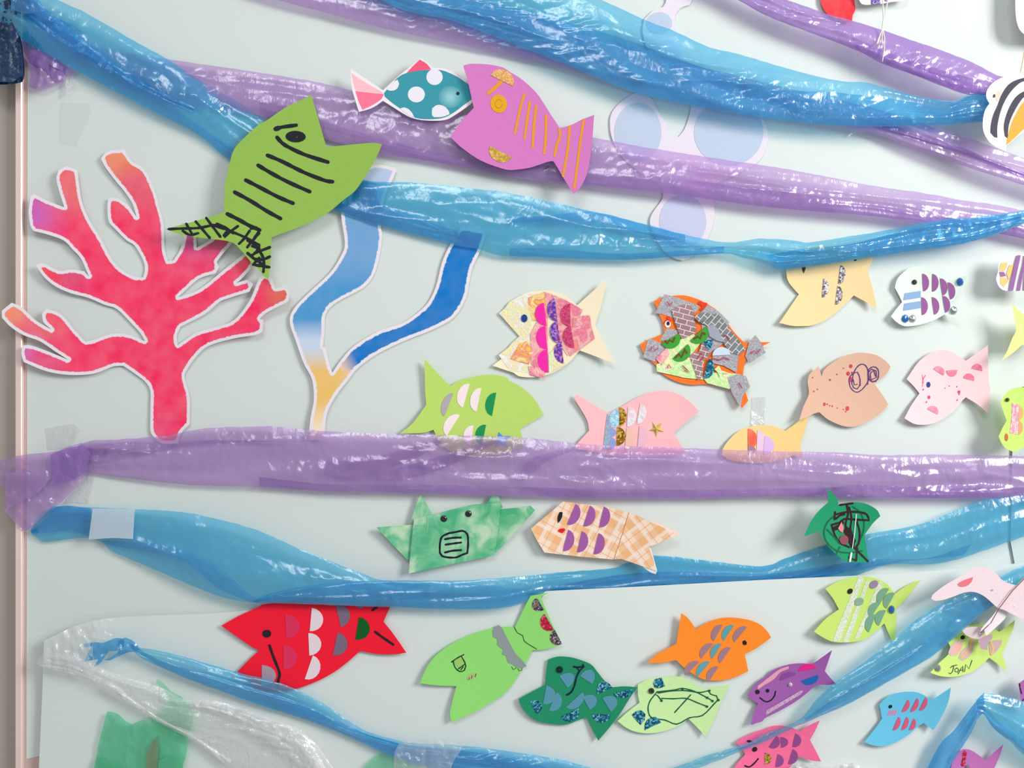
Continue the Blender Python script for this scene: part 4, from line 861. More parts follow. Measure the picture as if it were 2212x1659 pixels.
for a, b, w in (((1300, 1310), (1450, 1225), 24), ((1545, 1285), (1680, 1165), 24), ((1395, 1440), (1525, 1315), 25)):
    a, b = q([b, a]); t.scale(a, b, 22, GRL, 'leaf_scale', label='green half round with brown marker lines')
for l in ([(1330, 1290), (1350, 1310), (1370, 1280), (1395, 1300), (1410, 1265)], [(1580, 1270), (1610, 1250), (1630, 1270), (1650, 1215), (1670, 1230)], [(1420, 1430), (1450, 1400), (1470, 1430), (1500, 1360), (1515, 1390)]):
    t.strokes('marker_squiggle', [q(l)], 4.5, BRN, off=6.2)
for a, b, w, m in (((1718, 1362), (1740, 1282), 18, BLUEG), ((1658, 1610), (1700, 1440), -18, BLUEG)):
    a, b = q([a, b]); t.scale(a, b, w, m, 'glitter_scale')
a, b = q([(1735, 1415), (1888, 1408)]); t.scale(a, b, 18, paper((206, 222, 236)), 'scale', label='pale blue half round')
t.sheet('grey_spot', q([(1690, 1165), (1740, 1150), (1790, 1200), (1810, 1260), (1850, 1300), (1780, 1290), (1710, 1250)]), paper((160, 166, 178)), 5.4, .4)
t.sheet('star_sticker', q([(1750, 1530), (1790, 1500), (1810, 1540), (1880, 1565), (1820, 1570), (1800, 1600), (1780, 1560)]), FG, 5.4, .4)
t.strokes('marker_line', [q(l) for l in ([(1350, 960), (1370, 990), (1390, 960)], [(1200, 1370), (1230, 1330), (1240, 1380), (1270, 1350)], [(1740, 1440), (1800, 1450), (1830, 1430), (1880, 1450)], [(2060, 1400), (2090, 1370), (2110, 1400), (2140, 1360)], [(1610, 1440), (1640, 1390), (1660, 1430), (1630, 1460)], [(1830, 1240), (1860, 1250), (1880, 1290)], [(1480, 1500), (1540, 1560), (1500, 1540)], [(1350, 1520), (1360, 1490), (1380, 1520)], [(1960, 1650), (1985, 1690)])], 2.2, ink((186, 60, 90)), off=6.5)
t.strokes('red_marker', [q([(1625, 970), (1680, 975)]), q([(1630, 960), (1660, 1000), (1640, 1020)]), q([(1355, 1090), (1375, 1115)])], 6, ink((236, 60, 30)), off=3.2)
t.stack = 2.0
x, y = c1(2, 1, 1353, 1146); t.disc(x, y, 6.6, 7.6, WHT, 'eye_white'); t.disc(x + .8, y - 1.5, 3.4, 4.4, DK, 'pupil', off=2.9)
t.strokes('red_marker', [[(x - 8, y - 2), (x - 5, y - 8), (x + 3, y - 9)]], 1.6, ink((226, 50, 50)))

# yellow-cream fish under the blue streamer
q = lambda pts: c(3, 1, pts)
P = q([(180, 680), (195, 770), (235, 830), (290, 892), (210, 1010), (125, 1135), (230, 1160), (320, 1163), (400, 1157), (480, 1130), (550, 1090), (650, 1010), (760, 902), (860, 955), (957, 1012), (930, 880), (878, 690), (930, 575), (960, 500), (860, 540), (790, 570), (650, 510), (500, 480), (350, 510), (240, 580)])
t = cut('paper_fish', 'peach-yellow fish with silver glitter scales, its back under the twisted blue streamer', 'paper fish', P, paper((248, 216, 160)), 3, 8, 3, -2, group='paper fish on the display')
for a, b in (((500, 757), (488, 920)), ((648, 643), (625, 806)), ((622, 818), (600, 980))): a, b = q([a, b]); t.scale(a, b, 13.5, SILV, 'glitter_scale')
t.sheet('eye', q([(316, 640), (352, 640), (346, 680), (332, 714), (320, 685)]), ink((70, 44, 40)), 1.5, .3)
t.strokes('marker_dot', [q([(765, 602), (780, 598)])], 3, DK)

# mint fish with purple scales and gems
P = q([(1110, 835), (1125, 775), (1150, 735), (1200, 690), (1250, 662), (1310, 655), (1400, 668), (1470, 705), (1530, 750), (1570, 780), (1640, 745), (1725, 735), (1700, 800), (1650, 880), (1590, 960), (1610, 1010), (1650, 1060), (1690, 1103), (1610, 1090), (1530, 1065), (1450, 1110), (1350, 1145), (1250, 1163), (1180, 1160), (1120, 1125), (1077, 1080), (1120, 1020), (1172, 958), (1145, 900)])
t = cut('paper_fish', 'pale mint fish with purple half-round scales, blue stripes and round gems', 'paper fish', P, paper((226, 240, 228)), 8, 8, 6, 0, group='paper fish on the display')
PM = paper((150, 92, 150))
for a, b in (((1343, 715), (1352, 868)), ((1430, 717), (1428, 870)), ((1494, 756), (1516, 903)), ((1560, 790), (1582, 937)), ((1335, 916), (1340, 1070)), ((1424, 916), (1445, 1066)), ((1515, 905), (1540, 1050))): a, b = q([a, b]); t.scale(a, b, 14, PM, label='purple half round')
BB = paper((140, 172, 212))
t.sheet('stripe', q([(1195, 882), (1330, 862), (1332, 918), (1182, 942)]), BB, 1.5, .4, sm=False); t.sheet('stripe', q([(1190, 970), (1333, 948), (1330, 1008), (1180, 1032)]), BB, 1.5, .4, sm=False)
x, y = c1(3, 1, 1278, 788); t.dome(x, y, 5.8, 4, BLKBEAD, 'eye')
for x, y, m in ((1666, 786, GEMB), (1198, 1100, GEMB), (1262, 1100, GEMS), (1612, 1030, GEMS)):
    x, y = c1(3, 1, x, y); t.dome(x, y, 8, 5, m, 'gem', seg=8, rings=2, flat=True, ry=9.5)

# beige fish
P = q([(458, 1502), (485, 1592), (515, 1525), (640, 1435), (740, 1400), (830, 1390), (950, 1410), (1030, 1460), (1075, 1510), (1030, 1580)]) + c(3, 2, [(935, 35), (1000, 125), (1055, 212), (990, 285), (900, 345), (820, 385), (740, 404), (650, 390), (540, 340), (465, 278), (420, 290), (360, 320), (295, 345), (330, 230), (375, 125), (366, 20)]) + q([(370, 1610), (385, 1570), (430, 1530)])
t = cut('paper_fish', 'beige-brown fish with a purple pen scribble and red dots', 'paper fish', P, paper((222, 180, 156)), 3, 9, -4, 0, group='paper fish on the display')
PEN = ink((90, 56, 120)); RD = ink((206, 66, 80))
t.strokes('pen_scribble', [q(l) for l in ([(725, 1659), (720, 1610), (750, 1570), (790, 1555), (810, 1600), (815, 1670)], [(745, 1640), (760, 1560), (800, 1500), (840, 1488), (875, 1520), (882, 1600), (878, 1660)], [(880, 1580), (890, 1530), (930, 1510), (965, 1530), (972, 1580), (960, 1620), (920, 1640), (892, 1610), (885, 1560), (910, 1530), (950, 1545), (955, 1600), (910, 1620), (900, 1570), (930, 1540), (945, 1590)])], 2.4, PEN)
t.strokes('pen_scribble', [c(3, 2, l) for l in ([(720, 0), (725, 50), (750, 90), (790, 108), (840, 75), (880, 20), (888, -10)], [(740, -10), (745, 40), (760, 70), (790, 80), (810, 50), (815, 0)], [(755, 0), (765, 45), (790, 40)], [(890, 0), (910, 15), (950, 15)])], 2.2, PEN)
for x, y, r in ((735, 1505, 3.6), (712, 1568, 4), (616, 1575, 1.5), (558, 1622, 2), (672, 1523, 1.3), (735, 1610, 3), (745, 1560, 2), (410, 1602, 1.4)):
    x, y = c1(3, 1, x, y); t.disc(x, y, r, r * 1.2, RD, 'dot', n=8)
for x, y, r in ((510, 210, 3), (535, 210, 1.5), (555, 222, 1.3), (577, 227, 1.6), (620, 242, 1.2), (706, 246, 4), (672, 255, 1.3), (692, 272, 1.5), (420, 100, 1.6), (450, 83, 1.3), (730, 8, 2.4), (555, 2, 1.6)):
    x, y = c1(3, 2, x, y); t.disc(x, y, r, r * 1.3, RD, 'dot', n=8)

# pale pink fish
P = q([(1212, 1612), (1260, 1540), (1320, 1460), (1400, 1400), (1470, 1372), (1530, 1367), (1600, 1385), (1660, 1425), (1716, 1458), (1800, 1400), (1904, 1325), (1906, 1500), (1915, 1659)]) + c(3, 2, [(1925, 60), (1918, 160), (1903, 288), (1820, 215), (1715, 150), (1690, 175), (1620, 260), (1540, 320), (1460, 365), (1380, 385), (1290, 382), (1240, 360), (1192, 330), (1250, 220), (1320, 118), (1270, 55), (1215, 0)])
t = cut('paper_fish', 'pale pink fish with small pink half-round stickers and felt pen dots', 'paper fish', P, paper((254, 214, 218)), 5, 8, 6, 0, group='paper fish on the display')
PKS = blotchy('pink_sticker', (240, 110, 140), (236, 130, 156), (250, 150, 170), 120)
for a, b, w in (((1438, 1528), (1525, 1585), 13), ((1643, 1535), (1548, 1542), 14), ((1693, 1605), (1786, 1630), 13), ((1765, 1525), (1856, 1545), 13)): a, b = q([a, b]); t.scale(a, b, w, PKS)
a, b = c(3, 2, [(1385, 252), (1476, 297)]); t.scale(a, b, 13, PKS)
x, y = c1(3, 2, 1397, 43); t.disc(x, y, 4.4, 6.2, ink((50, 60, 140)))
for x, y, r in ((1402, 150, 3.2), (1658, 105, 3), (1643, 175, 1.5), (1352, 85, 1.6), (1380, 192, 1.6), (1640, 60, 1.4), (1575, 55, 1.2), (1540, 72, 1), (1660, 125, 1.5), (1350, 25, 1.4)):
    x, y = c1(3, 2, x, y); t.disc(x, y, r, r * 1.2, ink((240, 70, 120)), 'dot', n=8)
t.strokes('pen_arc', [q([(1350, 1645), (1352, 1610), (1372, 1582)])], 1.5, ink((240, 70, 120)))
t.strokes('pen_arc', [c(3, 2, [(1345, -40), (1350, 30), (1345, 60)])], 1.2, ink((240, 90, 130)))

# lime fish with white and green scales
q = lambda pts: c(1, 2, pts)
P = c(1, 1, [(1450, 1445), (1540, 1540), (1640, 1650)]) + q([(1672, 55), (1720, 22), (1800, -10)]) + c(1, 1, [(1850, 1600), (1960, 1580), (2060, 1580), (2150, 1600)]) + c(2, 2, [(0, 10), (60, 40), (130, 85), (200, 150), (250, 220), (293, 298), (190, 360), (90, 420), (115, 510), (122, 545)]) + [(1125, 968), (1085, 980), (1020, 985), (975, 975), (950, 955), (938, 932)] + q([(1525, 428), (1430, 455), (1240, 460), (1350, 370), (1465, 215), (1455, 100), (1452, -60)]) + c(1, 1, [(1450, 1560)])
t = cut('paper_fish', 'lime green fish with white, grey and dark green scales, above the wide purple streamer', 'paper fish', P, paper((190, 222, 110)), 3, 7, -4, -1, group='paper fish on the display', R=160)
GRY = paper((180, 172, 178)); GRN = paper((26, 148, 84)); WP = paper((250, 234, 234))
for a, b, w, m in (((1618, 313), (1695, 118), 15, GRY), ((1778, 240), (1835, 37), 20, WP), ((1893, 275), (1935, 72), 19, WP), ((2026, 310), (2062, 112), 19, GRN), ((1640, 480), (1752, 305), 20, WP), ((1845, 560), (1868, 392), 19, WP), ((1940, 560), (1975, 385), 19, GRN)): a, b = q([a, b]); t.scale(a, b, w, m)
t.sheet('star_sticker', q([(2085, 446), (2115, 480), (2190, 482), (2140, 520), (2160, 580), (2100, 550), (2050, 580), (2065, 520)]), shiny('blue_star', (70, 160, 226), .2), 1.6, .6, sm=False)

# pink fish with gold star
q = lambda pts: c(2, 2, pts)
P = q([(568, 125), (640, 165), (720, 215), (845, 288), (900, 260), (960, 228), (1060, 170), (1180, 115), (1290, 98), (1390, 105), (1480, 145), (1560, 205), (1623, 272), (1500, 365), (1405, 455), (1440, 520), (1480, 580), (1490, 620), (1400, 650), (1100, 660), (860, 650), (700, 610), (560, 590), (590, 535), (682, 435), (665, 350), (610, 250), (560, 170)])
t = cut('paper_fish', 'pink fish with a gold star gem and shiny half-round scales, above the wide purple streamer', 'paper fish', P, paper((254, 192, 196)), 3, 7, 3, -1, group='paper fish on the display')
SHB = foil('foil_blue', [(150, 210, 236), (200, 236, 246), (120, 190, 230), (230, 246, 250)], 60)
t.sheet('glitter_tape', q([(835, 290), (862, 292), (868, 600), (800, 600)]), glitter('pale_blue_glitter', [(170, 190, 214), (190, 206, 224), (150, 172, 204)], 900, .3), 1.4, .4, sm=False)
GOL2 = glitter('gold_holo2', [(170, 120, 30), (214, 160, 50), (130, 96, 30), (240, 200, 90)], 420, .6)
OPA = foil('opal', [(246, 226, 236), (236, 240, 250), (250, 210, 214), (230, 222, 246)], 50)
t.sheet('scale', q([(862, 300), (890, 262), (925, 258), (940, 290), (935, 385), (905, 412), (870, 405), (860, 350)]), SHB, 2.0, .4, label='shiny pale blue scale')
t.stack = 1.7
for a, b, w, m in (((938, 236), (940, 400), 16, GOL2), ((922, 402), (915, 565), 19, GOL2), ((1015, 230), (1004, 402), 19, OPA), ((1118, 205), (1088, 380), 17, OPA), ((1003, 412), (986, 600), 20, paper((240, 196, 176))), ((1112, 395), (1095, 580), 20, paper((240, 188, 206))), ((862, 412), (862, 490), 13, paper((142, 166, 214))), ((862, 490), (862, 590), 12, paper((142, 166, 214)))): a, b = q([a, b]); t.scale(a, b, w, m)
x, y = c1(2, 2, 1258, 420)
star = []
for i in range(10):
    r = 18 if i % 2 == 0 else 7.5; a = math.radians(90 + 36 * i + 4); star.append((x + r * math.cos(a), y + r * math.sin(a)))
vv = [t.P(px, py, 1.3) for px, py in star] + [t.P(x, y, 7)] ; vv2 = []
f = [[i, (i + 1) % 10, 10] for i in range(10)]
me = bpy.data.meshes.new('star_gem'); me.from_pydata([tuple(v) for v in vv], [], f); me.update(); o = link('star_gem', me, shiny('gold_gem', (236, 204, 110), .12, .25), t.root, t.origin)

# yellow fish mostly under the purple streamer
P = q([(1820, 598), (1870, 520), (1950, 445), (2050, 405), (2140, 388), (2212, 392)]) + c(3, 2, [(80, 400), (175, 437), (270, 370), (378, 292), (345, 430), (303, 555), (316, 620), (322, 660), (240, 650), (140, 690), (0, 710)]) + q([(2050, 710), (1900, 690), (1820, 650)])
t = cut('paper_fish', 'yellow fish showing only its back and tail above the wide purple streamer', 'paper fish', P, paper((250, 214, 142)), 3, 6, 2, 0, group='paper fish on the display')
a, b = q([(2037, 418), (2037, 600)]); t.scale(a, b, 20, blotchy('orange_red', (240, 90, 50), (244, 110, 80), (246, 130, 100), 90))
a, b = q([(2118, 430), (2110, 640)]); t.scale(a, b, 20, paper((236, 204, 228))); t.stack = 1.7
a, b = q([(2180, 480), (2170, 640)]); t.scale(a, b, 22, paper((226, 190, 236)))
a, b = q([(2040, 560), (2040, 640)]); t.scale(a, b, 16, paper((170, 130, 150)))

# ---------------------------------------------------------------- row below the wide purple streamer
# folded green crocodile
GM = blotchy('green_marble', (74, 178, 126), (116, 196, 150), (190, 222, 186), 38)
q = lambda pts: c(1, 2, pts)
t = cut('origami_crocodile', 'folded green marbled paper crocodile face with a drawn grille mouth and two round eyes', 'paper animal', q([(1360, 1190), (1600, 1130), (1840, 1070), (1970, 1060), (2105, 1050), (2080, 1270), (2048, 1500), (1900, 1530), (1315, 1655), (1335, 1420)]), GM, 12, 3, 0, 0, grid=20, body='face')
t.sheet('ear', q([(1415, 972), (1460, 1050), (1510, 1135), (1500, 1170), (1330, 1215), (1370, 1090)]), GM, -5, 1.5, sm=False)
t.sheet('ear', q([(2030, 985), (2085, 1000), (2115, 1090), (2080, 1110), (1960, 1090)]), GM, -5, 1.5, sm=False)
t.sheet('arm', q([(1040, 1260), (1200, 1248), (1375, 1236), (1360, 1530), (1305, 1540), (1170, 1400)]), GM, -5, 1.5, sm=False, grid=20)
t.sheet('arm', q([(2040, 1110), (2212, 1095)]) + c(2, 2, [(180, 1075), (222, 1115), (0, 1360)]) + q([(2060, 1480), (2030, 1490)]), GM, -5, 1.5, sm=False, grid=20)
for x, y in ((1614, 1187), (1824, 1145)): x, y = c1(1, 2, x, y); t.dome(x, y, 7.4, 3, shiny('dark_eye', (34, 26, 26), .3), 'eye')
t.strokes('mouth_outline', [q([(1660, 1310), (1600, 1340), (1582, 1400), (1582, 1480), (1600, 1505), (1650, 1517), (1720, 1517), (1770, 1495), (1815, 1480), (1822, 1400), (1815, 1320), (1775, 1290), (1720, 1300), (1660, 1310)])], 4.2, BLK)
t.each('mouth_bar', [q(l) for l in ([(1625, 1362), (1690, 1350), (1760, 1348)], [(1630, 1408), (1700, 1398), (1762, 1390)], [(1625, 1475), (1690, 1460), (1762, 1455)])], 4.4, BLK)
t.strokes('fold_seam', [q([(1480, 1160), (1480, 1240), (1470, 1300)])], .7, ink((200, 226, 206)))

# plaid fish
PL = plaid('plaid_paper', -28); PL2 = plaid('plaid_paper_tail', -52)
q = lambda pts: c(2, 2, pts)
t = cut('origami_fish', 'folded peach and white plaid fish with purple half-round scales and red lips', 'paper fish', q([(460, 1040), (640, 1065), (800, 1080), (915, 1108), (1020, 1135), (960, 1330), (890, 1535), (600, 1510), (300, 1475), (235, 1370), (185, 1270), (320, 1160)]), PL, 14, 5, 2, 0, grid=18, sm=False, group='paper fish on the display')
t.sheet('tail', q([(1020, 1135), (1110, 1165), (1190, 1210), (1320, 1265), (1440, 1322), (1310, 1380), (1190, 1430), (1230, 1540), (1258, 1636), (1100, 1580), (960, 1530), (892, 1533), (950, 1340)]), PL2, -1.5, 1.2, sm=False, grid=18)
WF = paper((250, 218, 206))
t.sheet('folded_edge', q([(1185, 1213), (1225, 1210), (1330, 1250), (1450, 1302), (1450, 1328), (1436, 1322), (1320, 1266)]), WF, -3, 1.2, sm=False)
t.sheet('folded_edge', q([(1190, 1430), (1212, 1440), (1262, 1632), (1250, 1660), (1205, 1645), (1120, 1585), (1200, 1600), (1250, 1630), (1225, 1530)]), paper((226, 230, 226)), -3, 1.2, sm=False)
PMG = paper((162, 92, 164))
for a, b in (((568, 1060), (492, 1235)), ((690, 1075), (630, 1250)), ((808, 1083), (765, 1260)), ((503, 1280), (457, 1462)), ((620, 1293), (578, 1472)), ((763, 1310), (717, 1490))): a, b = q([a, b]); t.scale(a, b, 19, PMG)
t.sheet('eye', q([(430, 1130), (455, 1130), (452, 1170), (435, 1205), (415, 1225), (412, 1175)]), BLK, 1.6, .4)
t.sheet('lips', q([(412, 1290), (435, 1272), (470, 1268), (480, 1282), (455, 1310), (430, 1302)]), ink((228, 30, 44)), 1.6, .4, sm=False)
t.strokes('fold_seam', [q([(1020, 1136), (960, 1330), (892, 1532)])], 1.0, ink((186, 110, 62)), off=1.4)

# dark green scribbled fish
q = lambda pts: c(3, 2, pts)
P = q([(537, 925), (570, 960), (620, 1020), (628, 1070), (700, 1052), (780, 1046), (850, 1055), (920, 1085), (965, 1120), (986, 1165), (920, 1230), (852, 1325), (870, 1440), (888, 1562), (780, 1560), (700, 1550), (620, 1500), (540, 1420), (485, 1340), (465, 1290), (400, 1318), (333, 1338), (400, 1200), (470, 1110), (542, 1045)])
t = cut('paper_fish', 'dark green fish scribbled over in black marker, overlapping the wide purple streamer', 'paper fish', P, paper((30, 152, 104)), 46, 8, -6, -4, group='paper fish on the display')
SC = ink((48, 26, 34)); SG = ink((14, 100, 70))
t.strokes('marker_ring', [q([(600, 1160), (540, 1210), (505, 1290), (520, 1370), (580, 1440), (660, 1475), (750, 1475), (830, 1460)]), q([(750, 1085), (810, 1130), (845, 1210), (840, 1300), (800, 1400)]), q([(640, 1430), (610, 1490)]), q([(530, 1280), (580, 1330), (640, 1400)])], 3.4, SG)
t.strokes('marker_scribble', [q(l) for l in ([(640, 1070), (700, 1062), (750, 1056)], [(700, 1070), (710, 1150), (690, 1230), (700, 1330), (740, 1420), (780, 1440)], [(720, 1090), (740, 1180), (730, 1300), (760, 1400)], [(600, 1130), (595, 1200), (640, 1160), (680, 1150)], [(610, 1150), (700, 1130), (800, 1130), (870, 1150), (890, 1200), (780, 1195), (680, 1190), (640, 1220)], [(570, 1240), (600, 1330), (640, 1390), (720, 1430)], [(570, 1240), (640, 1220), (660, 1240), (600, 1260)], [(780, 1200), (810, 1300), (800, 1400), (780, 1430)], [(770, 1440), (830, 1500), (880, 1550)], [(790, 1440), (780, 1540)], [(720, 1520), (780, 1545)], [(700, 1350), (730, 1300), (690, 1250)])], 4.4, SC)
t.strokes('marker_fill', [q([(600, 1270), (640, 1250), (660, 1220)]), q([(690, 1290), (730, 1360), (750, 1420)]), q([(720, 1280), (760, 1380)])], 9, SC, off=2.3)
t.sheet('pink_spot', q([(625, 1270), (655, 1215), (672, 1260), (668, 1305), (645, 1295)]), paper((236, 140, 144)), 3.2, .3)
x, y = c1(3, 2, 677, 1367); t.disc(x, y, 9.6, 10.5, paper((146, 80, 88)), 'brown_spot', off=3.2)
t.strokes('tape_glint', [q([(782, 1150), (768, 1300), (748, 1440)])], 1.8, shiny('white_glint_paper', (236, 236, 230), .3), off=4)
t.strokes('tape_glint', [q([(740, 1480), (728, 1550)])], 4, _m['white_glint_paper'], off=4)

# ---------------------------------------------------------------- lower sheet fish
# red fish
P = c(0, 3, [(1888, 445), (2040, 360), (2212, 280)]) + c(1, 3, [(60, 265), (130, 255), (300, 230), (500, 205), (700, 215), (820, 250), (905, 300), (1000, 240), (1160, 180), (1175, 230), (1148, 300), (1100, 410), (1180, 510), (1295, 675), (1200, 688), (1050, 687), (900, 660), (800, 750), (680, 840), (520, 925), (320, 993), (150, 1010), (0, 985)]) + c(0, 3, [(2120, 900), (2025, 838), (2110, 750), (2212, 655)]) + c(1, 3, [(50, 650), (0, 640)]) + c(0, 3, [(2050, 560)])
t = cut('paper_fish', 'red fish with white, grey and green scales between two blue streamers', 'paper fish', P, paper((250, 22, 52)), 12.5, 5, 0, 0, group='paper fish on the display', grid=18)
q = lambda pts: c(1, 3, pts)
RP = paper((226, 48, 94)); GY = paper((126, 104, 126)); PL_ = paper((236, 218, 224))
for a, b, w, m in (((260, 350), (270, 555), 30, RP), ((246, 612), (244, 820), 30, RP), ((488, 293), (470, 492), 27, PL_), ((458, 507), (467, 700), 27, PL_), ((497, 698), (428, 900), 25, PL_), ((693, 270), (735, 457), 26, GY), ((708, 502), (667, 697), 27, GY), ((890, 370), (858, 564), 28, paper((10, 92, 30))), ((62, 780), (60, 960), 31, paper((170, 150, 166)))): a, b = q([a, b]); t.scale(a, b, w, m)
x, y = c1(1, 3, 103, 513); t.disc(x, y, 9.8, 8.6, DK)
t.strokes('mouth_line', [q([(127, 615), (160, 710), (212, 845), (205, 900), (192, 955)])], 6, DK)
t.each('marker_line', [q([(1028, 497), (1100, 550), (1183, 606)]), q([(1005, 312), (1035, 292), (1070, 250)])], 5.4, DK)

# bright green fish
P = [(1185, 1280)] + c(2, 3, [(270, 200), (330, 350), (400, 500), (452, 600), (380, 628), (290, 648), (200, 655), (150, 750), (70, 880), (0, 980), (-80, 1060)]) + q([(2080, 1060), (1900, 1170), (1680, 1270), (1668, 1190), (1690, 1080), (1722, 960), (1560, 955), (1410, 935), (1470, 800), (1550, 695), (1680, 600), (1810, 535), (1950, 485), (2060, 462), (2180, 452)]) + c(2, 3, [(48, 460), (100, 350), (180, 190)])
t = cut('paper_fish', 'bright green fish with a grey scale band and a glittery tail tip', 'paper fish', P, paper((148, 224, 118)), 12.5, 7, 0, 0, group='paper fish on the display')
t.stack = 1.3
GR2 = paper((146, 156, 158))
for a, b in (((2160, 500), (2080, 440)), ((2170, 640), (2100, 490)), ((2212, 760), (2140, 580)), ((2270, 830), (2200, 690))):
    pass
t.sheet('scale_band', q([(2080, 438), (2110, 460), (2150, 540), (2212, 660)]) + c(2, 3, [(60, 690), (110, 740), (150, 790), (110, 808), (60, 800), (20, 770), (-10, 760), (-30, 700)]) + q([(2110, 690), (2120, 650), (2070, 610), (2072, 560), (2035, 540), (2030, 490), (2050, 455)]), GR2, 1.5, .5, corner=25)
t.strokes('pen_line', [c(2, 3, [(45, 460), (70, 505), (115, 530), (125, 570), (160, 600), (235, 645)])], 1.6, ink((40, 80, 40)))
t.strokes('pen_loop', [c(2, 3, [(20, 795), (35, 820), (60, 805)]), c(2, 3, [(75, 810), (85, 830), (110, 825), (105, 805)])], 1.4, ink((50, 90, 50)))
HOLO = glitter('dark_holo', [(70, 66, 92), (120, 90, 110), (50, 60, 80), (200, 190, 200), (96, 70, 90), (150, 130, 110)], 480, .5); REDG = glitter('red_glitter', [(226, 30, 70), (200, 40, 80), (240, 120, 140), (180, 20, 60)], 480, .4)
for a, b, m in (((296, 310), (236, 205), HOLO), ((382, 480), (302, 345), REDG), ((452, 600), (388, 480), HOLO)): a, b = c(2, 3, [a, b]); t.scale(a, b, 19 if m is not REDG else 20, m, 'glitter_scale')
t.sheet('eye_patch', q([(1705, 750), (1765, 705), (1790, 790), (1745, 810)]), paper((160, 204, 110)), 1.5, .2)
t.strokes('drawn_eye', [q(l) for l in ([(1680, 755), (1730, 720), (1785, 692)], [(1695, 750), (1710, 800), (1750, 836), (1790, 825), (1802, 790), (1790, 750), (1765, 710)], [(1740, 812), (1795, 772)], [(1760, 822), (1780, 795)])], 2.4, ink((30, 60, 36)))
t.sheet('blush', q([(1808, 890), (1840, 855), (1895, 850), (1890, 880), (1850, 905), (1815, 910)]), paper((178, 190, 128)), 1.5, .2)
t.each('pen_tick', [q([(1832, 888), (1828, 905)]), q([(1855, 872), (1850, 895)]), q([(1888, 855), (1882, 880)])], 1.4, ink((30, 60, 36)))

# dark green fish with blue scales
q = lambda pts: c(2, 3, pts)
P = q([(330, 735), (400, 710), (470, 708), (560, 722), (690, 770), (750, 835), (810, 910), (880, 970), (980, 962), (1098, 970), (1030, 1060), (950, 1190), (850, 1320), (760, 1425), (710, 1330), (660, 1225), (580, 1255), (490, 1288), (380, 1285), (260, 1265), (170, 1215), (100, 1130), (80, 1070), (170, 1020), (305, 950), (315, 840)])
t = cut('paper_fish', 'deep green fish with slate blue scales and blue glitter pieces', 'paper fish', P, paper((28, 142, 100)), 12.5, 7, 2, 2, group='paper fish on the display')
SL = paper((86, 150, 172))
for a, b, w, m in (((428, 875), (498, 975), 27, SL), ((603, 873), (708, 943), 25, SL), ((318, 955), (288, 1115), 24, SL), ((405, 1012), (338, 1170), 20, SL), ((625, 1010), (484, 1140), -18, SL), ((625, 1050), (688, 1165), 25, SL), ((795, 1062), (868, 1180), 25, SL), ((180, 1092), (232, 1200), 20, BLUEG), ((592, 1150), (440, 1222), -20, BLUEG), ((864, 1205), (706, 1198), -18, BLUEG), ((757, 1030), (878, 972), 21, BLUEG), ((1052, 985), (890, 1020), -15, BLUEG)):
    if w < 0: a, b, w = b, a, -w; a, b = b, a; 
    a, b = q([a, b]); t.scale(a, b, w, m, 'glitter_scale' if m is BLUEG else 'scale')
x, y = c1(2, 3, 430, 820); t.dome(x, y, 7.6, 6, BLKBEAD, 'eye')
NV = ink((16, 36, 62))
t.strokes('marker_line', [q([(600, 830), (575, 880), (555, 960), (530, 1010), (505, 1032)]), q([(550, 795), (590, 800), (640, 790), (600, 830), (575, 800)]), q([(630, 778), (632, 800)]), q([(490, 1035), (520, 1020)])], 4, NV)

# pale green fish with a drawn outline
P = q([(1098, 945), (1180, 905), (1290, 885), (1440, 880), (1520, 905), (1600, 950), (1655, 990), (1760, 970), (1882, 945), (1850, 1010), (1790, 1140), (1730, 1280), (1675, 1390), (1610, 1320), (1530, 1240), (1440, 1300), (1320, 1345), (1190, 1363), (1080, 1350), (990, 1310), (925, 1258), (1010, 1180), (1112, 1102), (1098, 1030)])
t = cut('paper_fish', 'pale green fish with a wobbly dark green drawn outline and three blue glitter pieces', 'paper fish', P, paper((204, 240, 170)), 12.5, 6, 3, 2, group='paper fish on the display')
DG = ink((20, 96, 66))
t.strokes('marker_drawing', [q(l) for l in ([(1300, 1085), (1265, 1040), (1245, 1030), (1260, 1010), (1400, 995), (1480, 980), (1580, 1005), (1690, 1060), (1740, 1090)], [(1270, 1020), (1400, 1000), (1520, 1000), (1620, 1015), (1700, 1000), (1720, 1030), (1770, 1045), (1780, 1075), (1750, 1110), (1650, 1210), (1540, 1230), (1430, 1285), (1330, 1250), (1215, 1230), (1185, 1160), (1200, 1090), (1245, 1030)], [(1300, 1065), (1400, 1068), (1510, 1065), (1600, 1100), (1690, 1135)], [(1548, 1035), (1480, 1110), (1412, 1185)])], 2.6, DG)
for x, y in ((1708, 1000), (1300, 1085), (1690, 1060), (1735, 1088), (1688, 1135), (1785, 1080), (1480, 985)): x, y = c1(2, 3, x, y); t.disc(x, y, 3, 2.8, DG, 'marker_dot', n=8, off=2)
t.sheet('glitter_piece', q([(1245, 900), (1300, 888), (1330, 960), (1280, 980), (1240, 972), (1226, 935)]), BLUEG, 1.6, .4)
t.sheet('glitter_piece', q([(1046, 1205), (1085, 1172), (1130, 1168), (1162, 1200), (1155, 1250), (1120, 1292), (1080, 1250)]), BLUEG, 1.6, .4)
t.sheet('glitter_piece', q([(1155, 1338), (1160, 1275), (1195, 1235), (1250, 1222), (1300, 1270), (1220, 1305)]), BLUEG, 1.6, .4)
x, y = c1(2, 3, 1213, 1002); t.dome(x, y, 6.8, 6, BLKBEAD, 'eye')

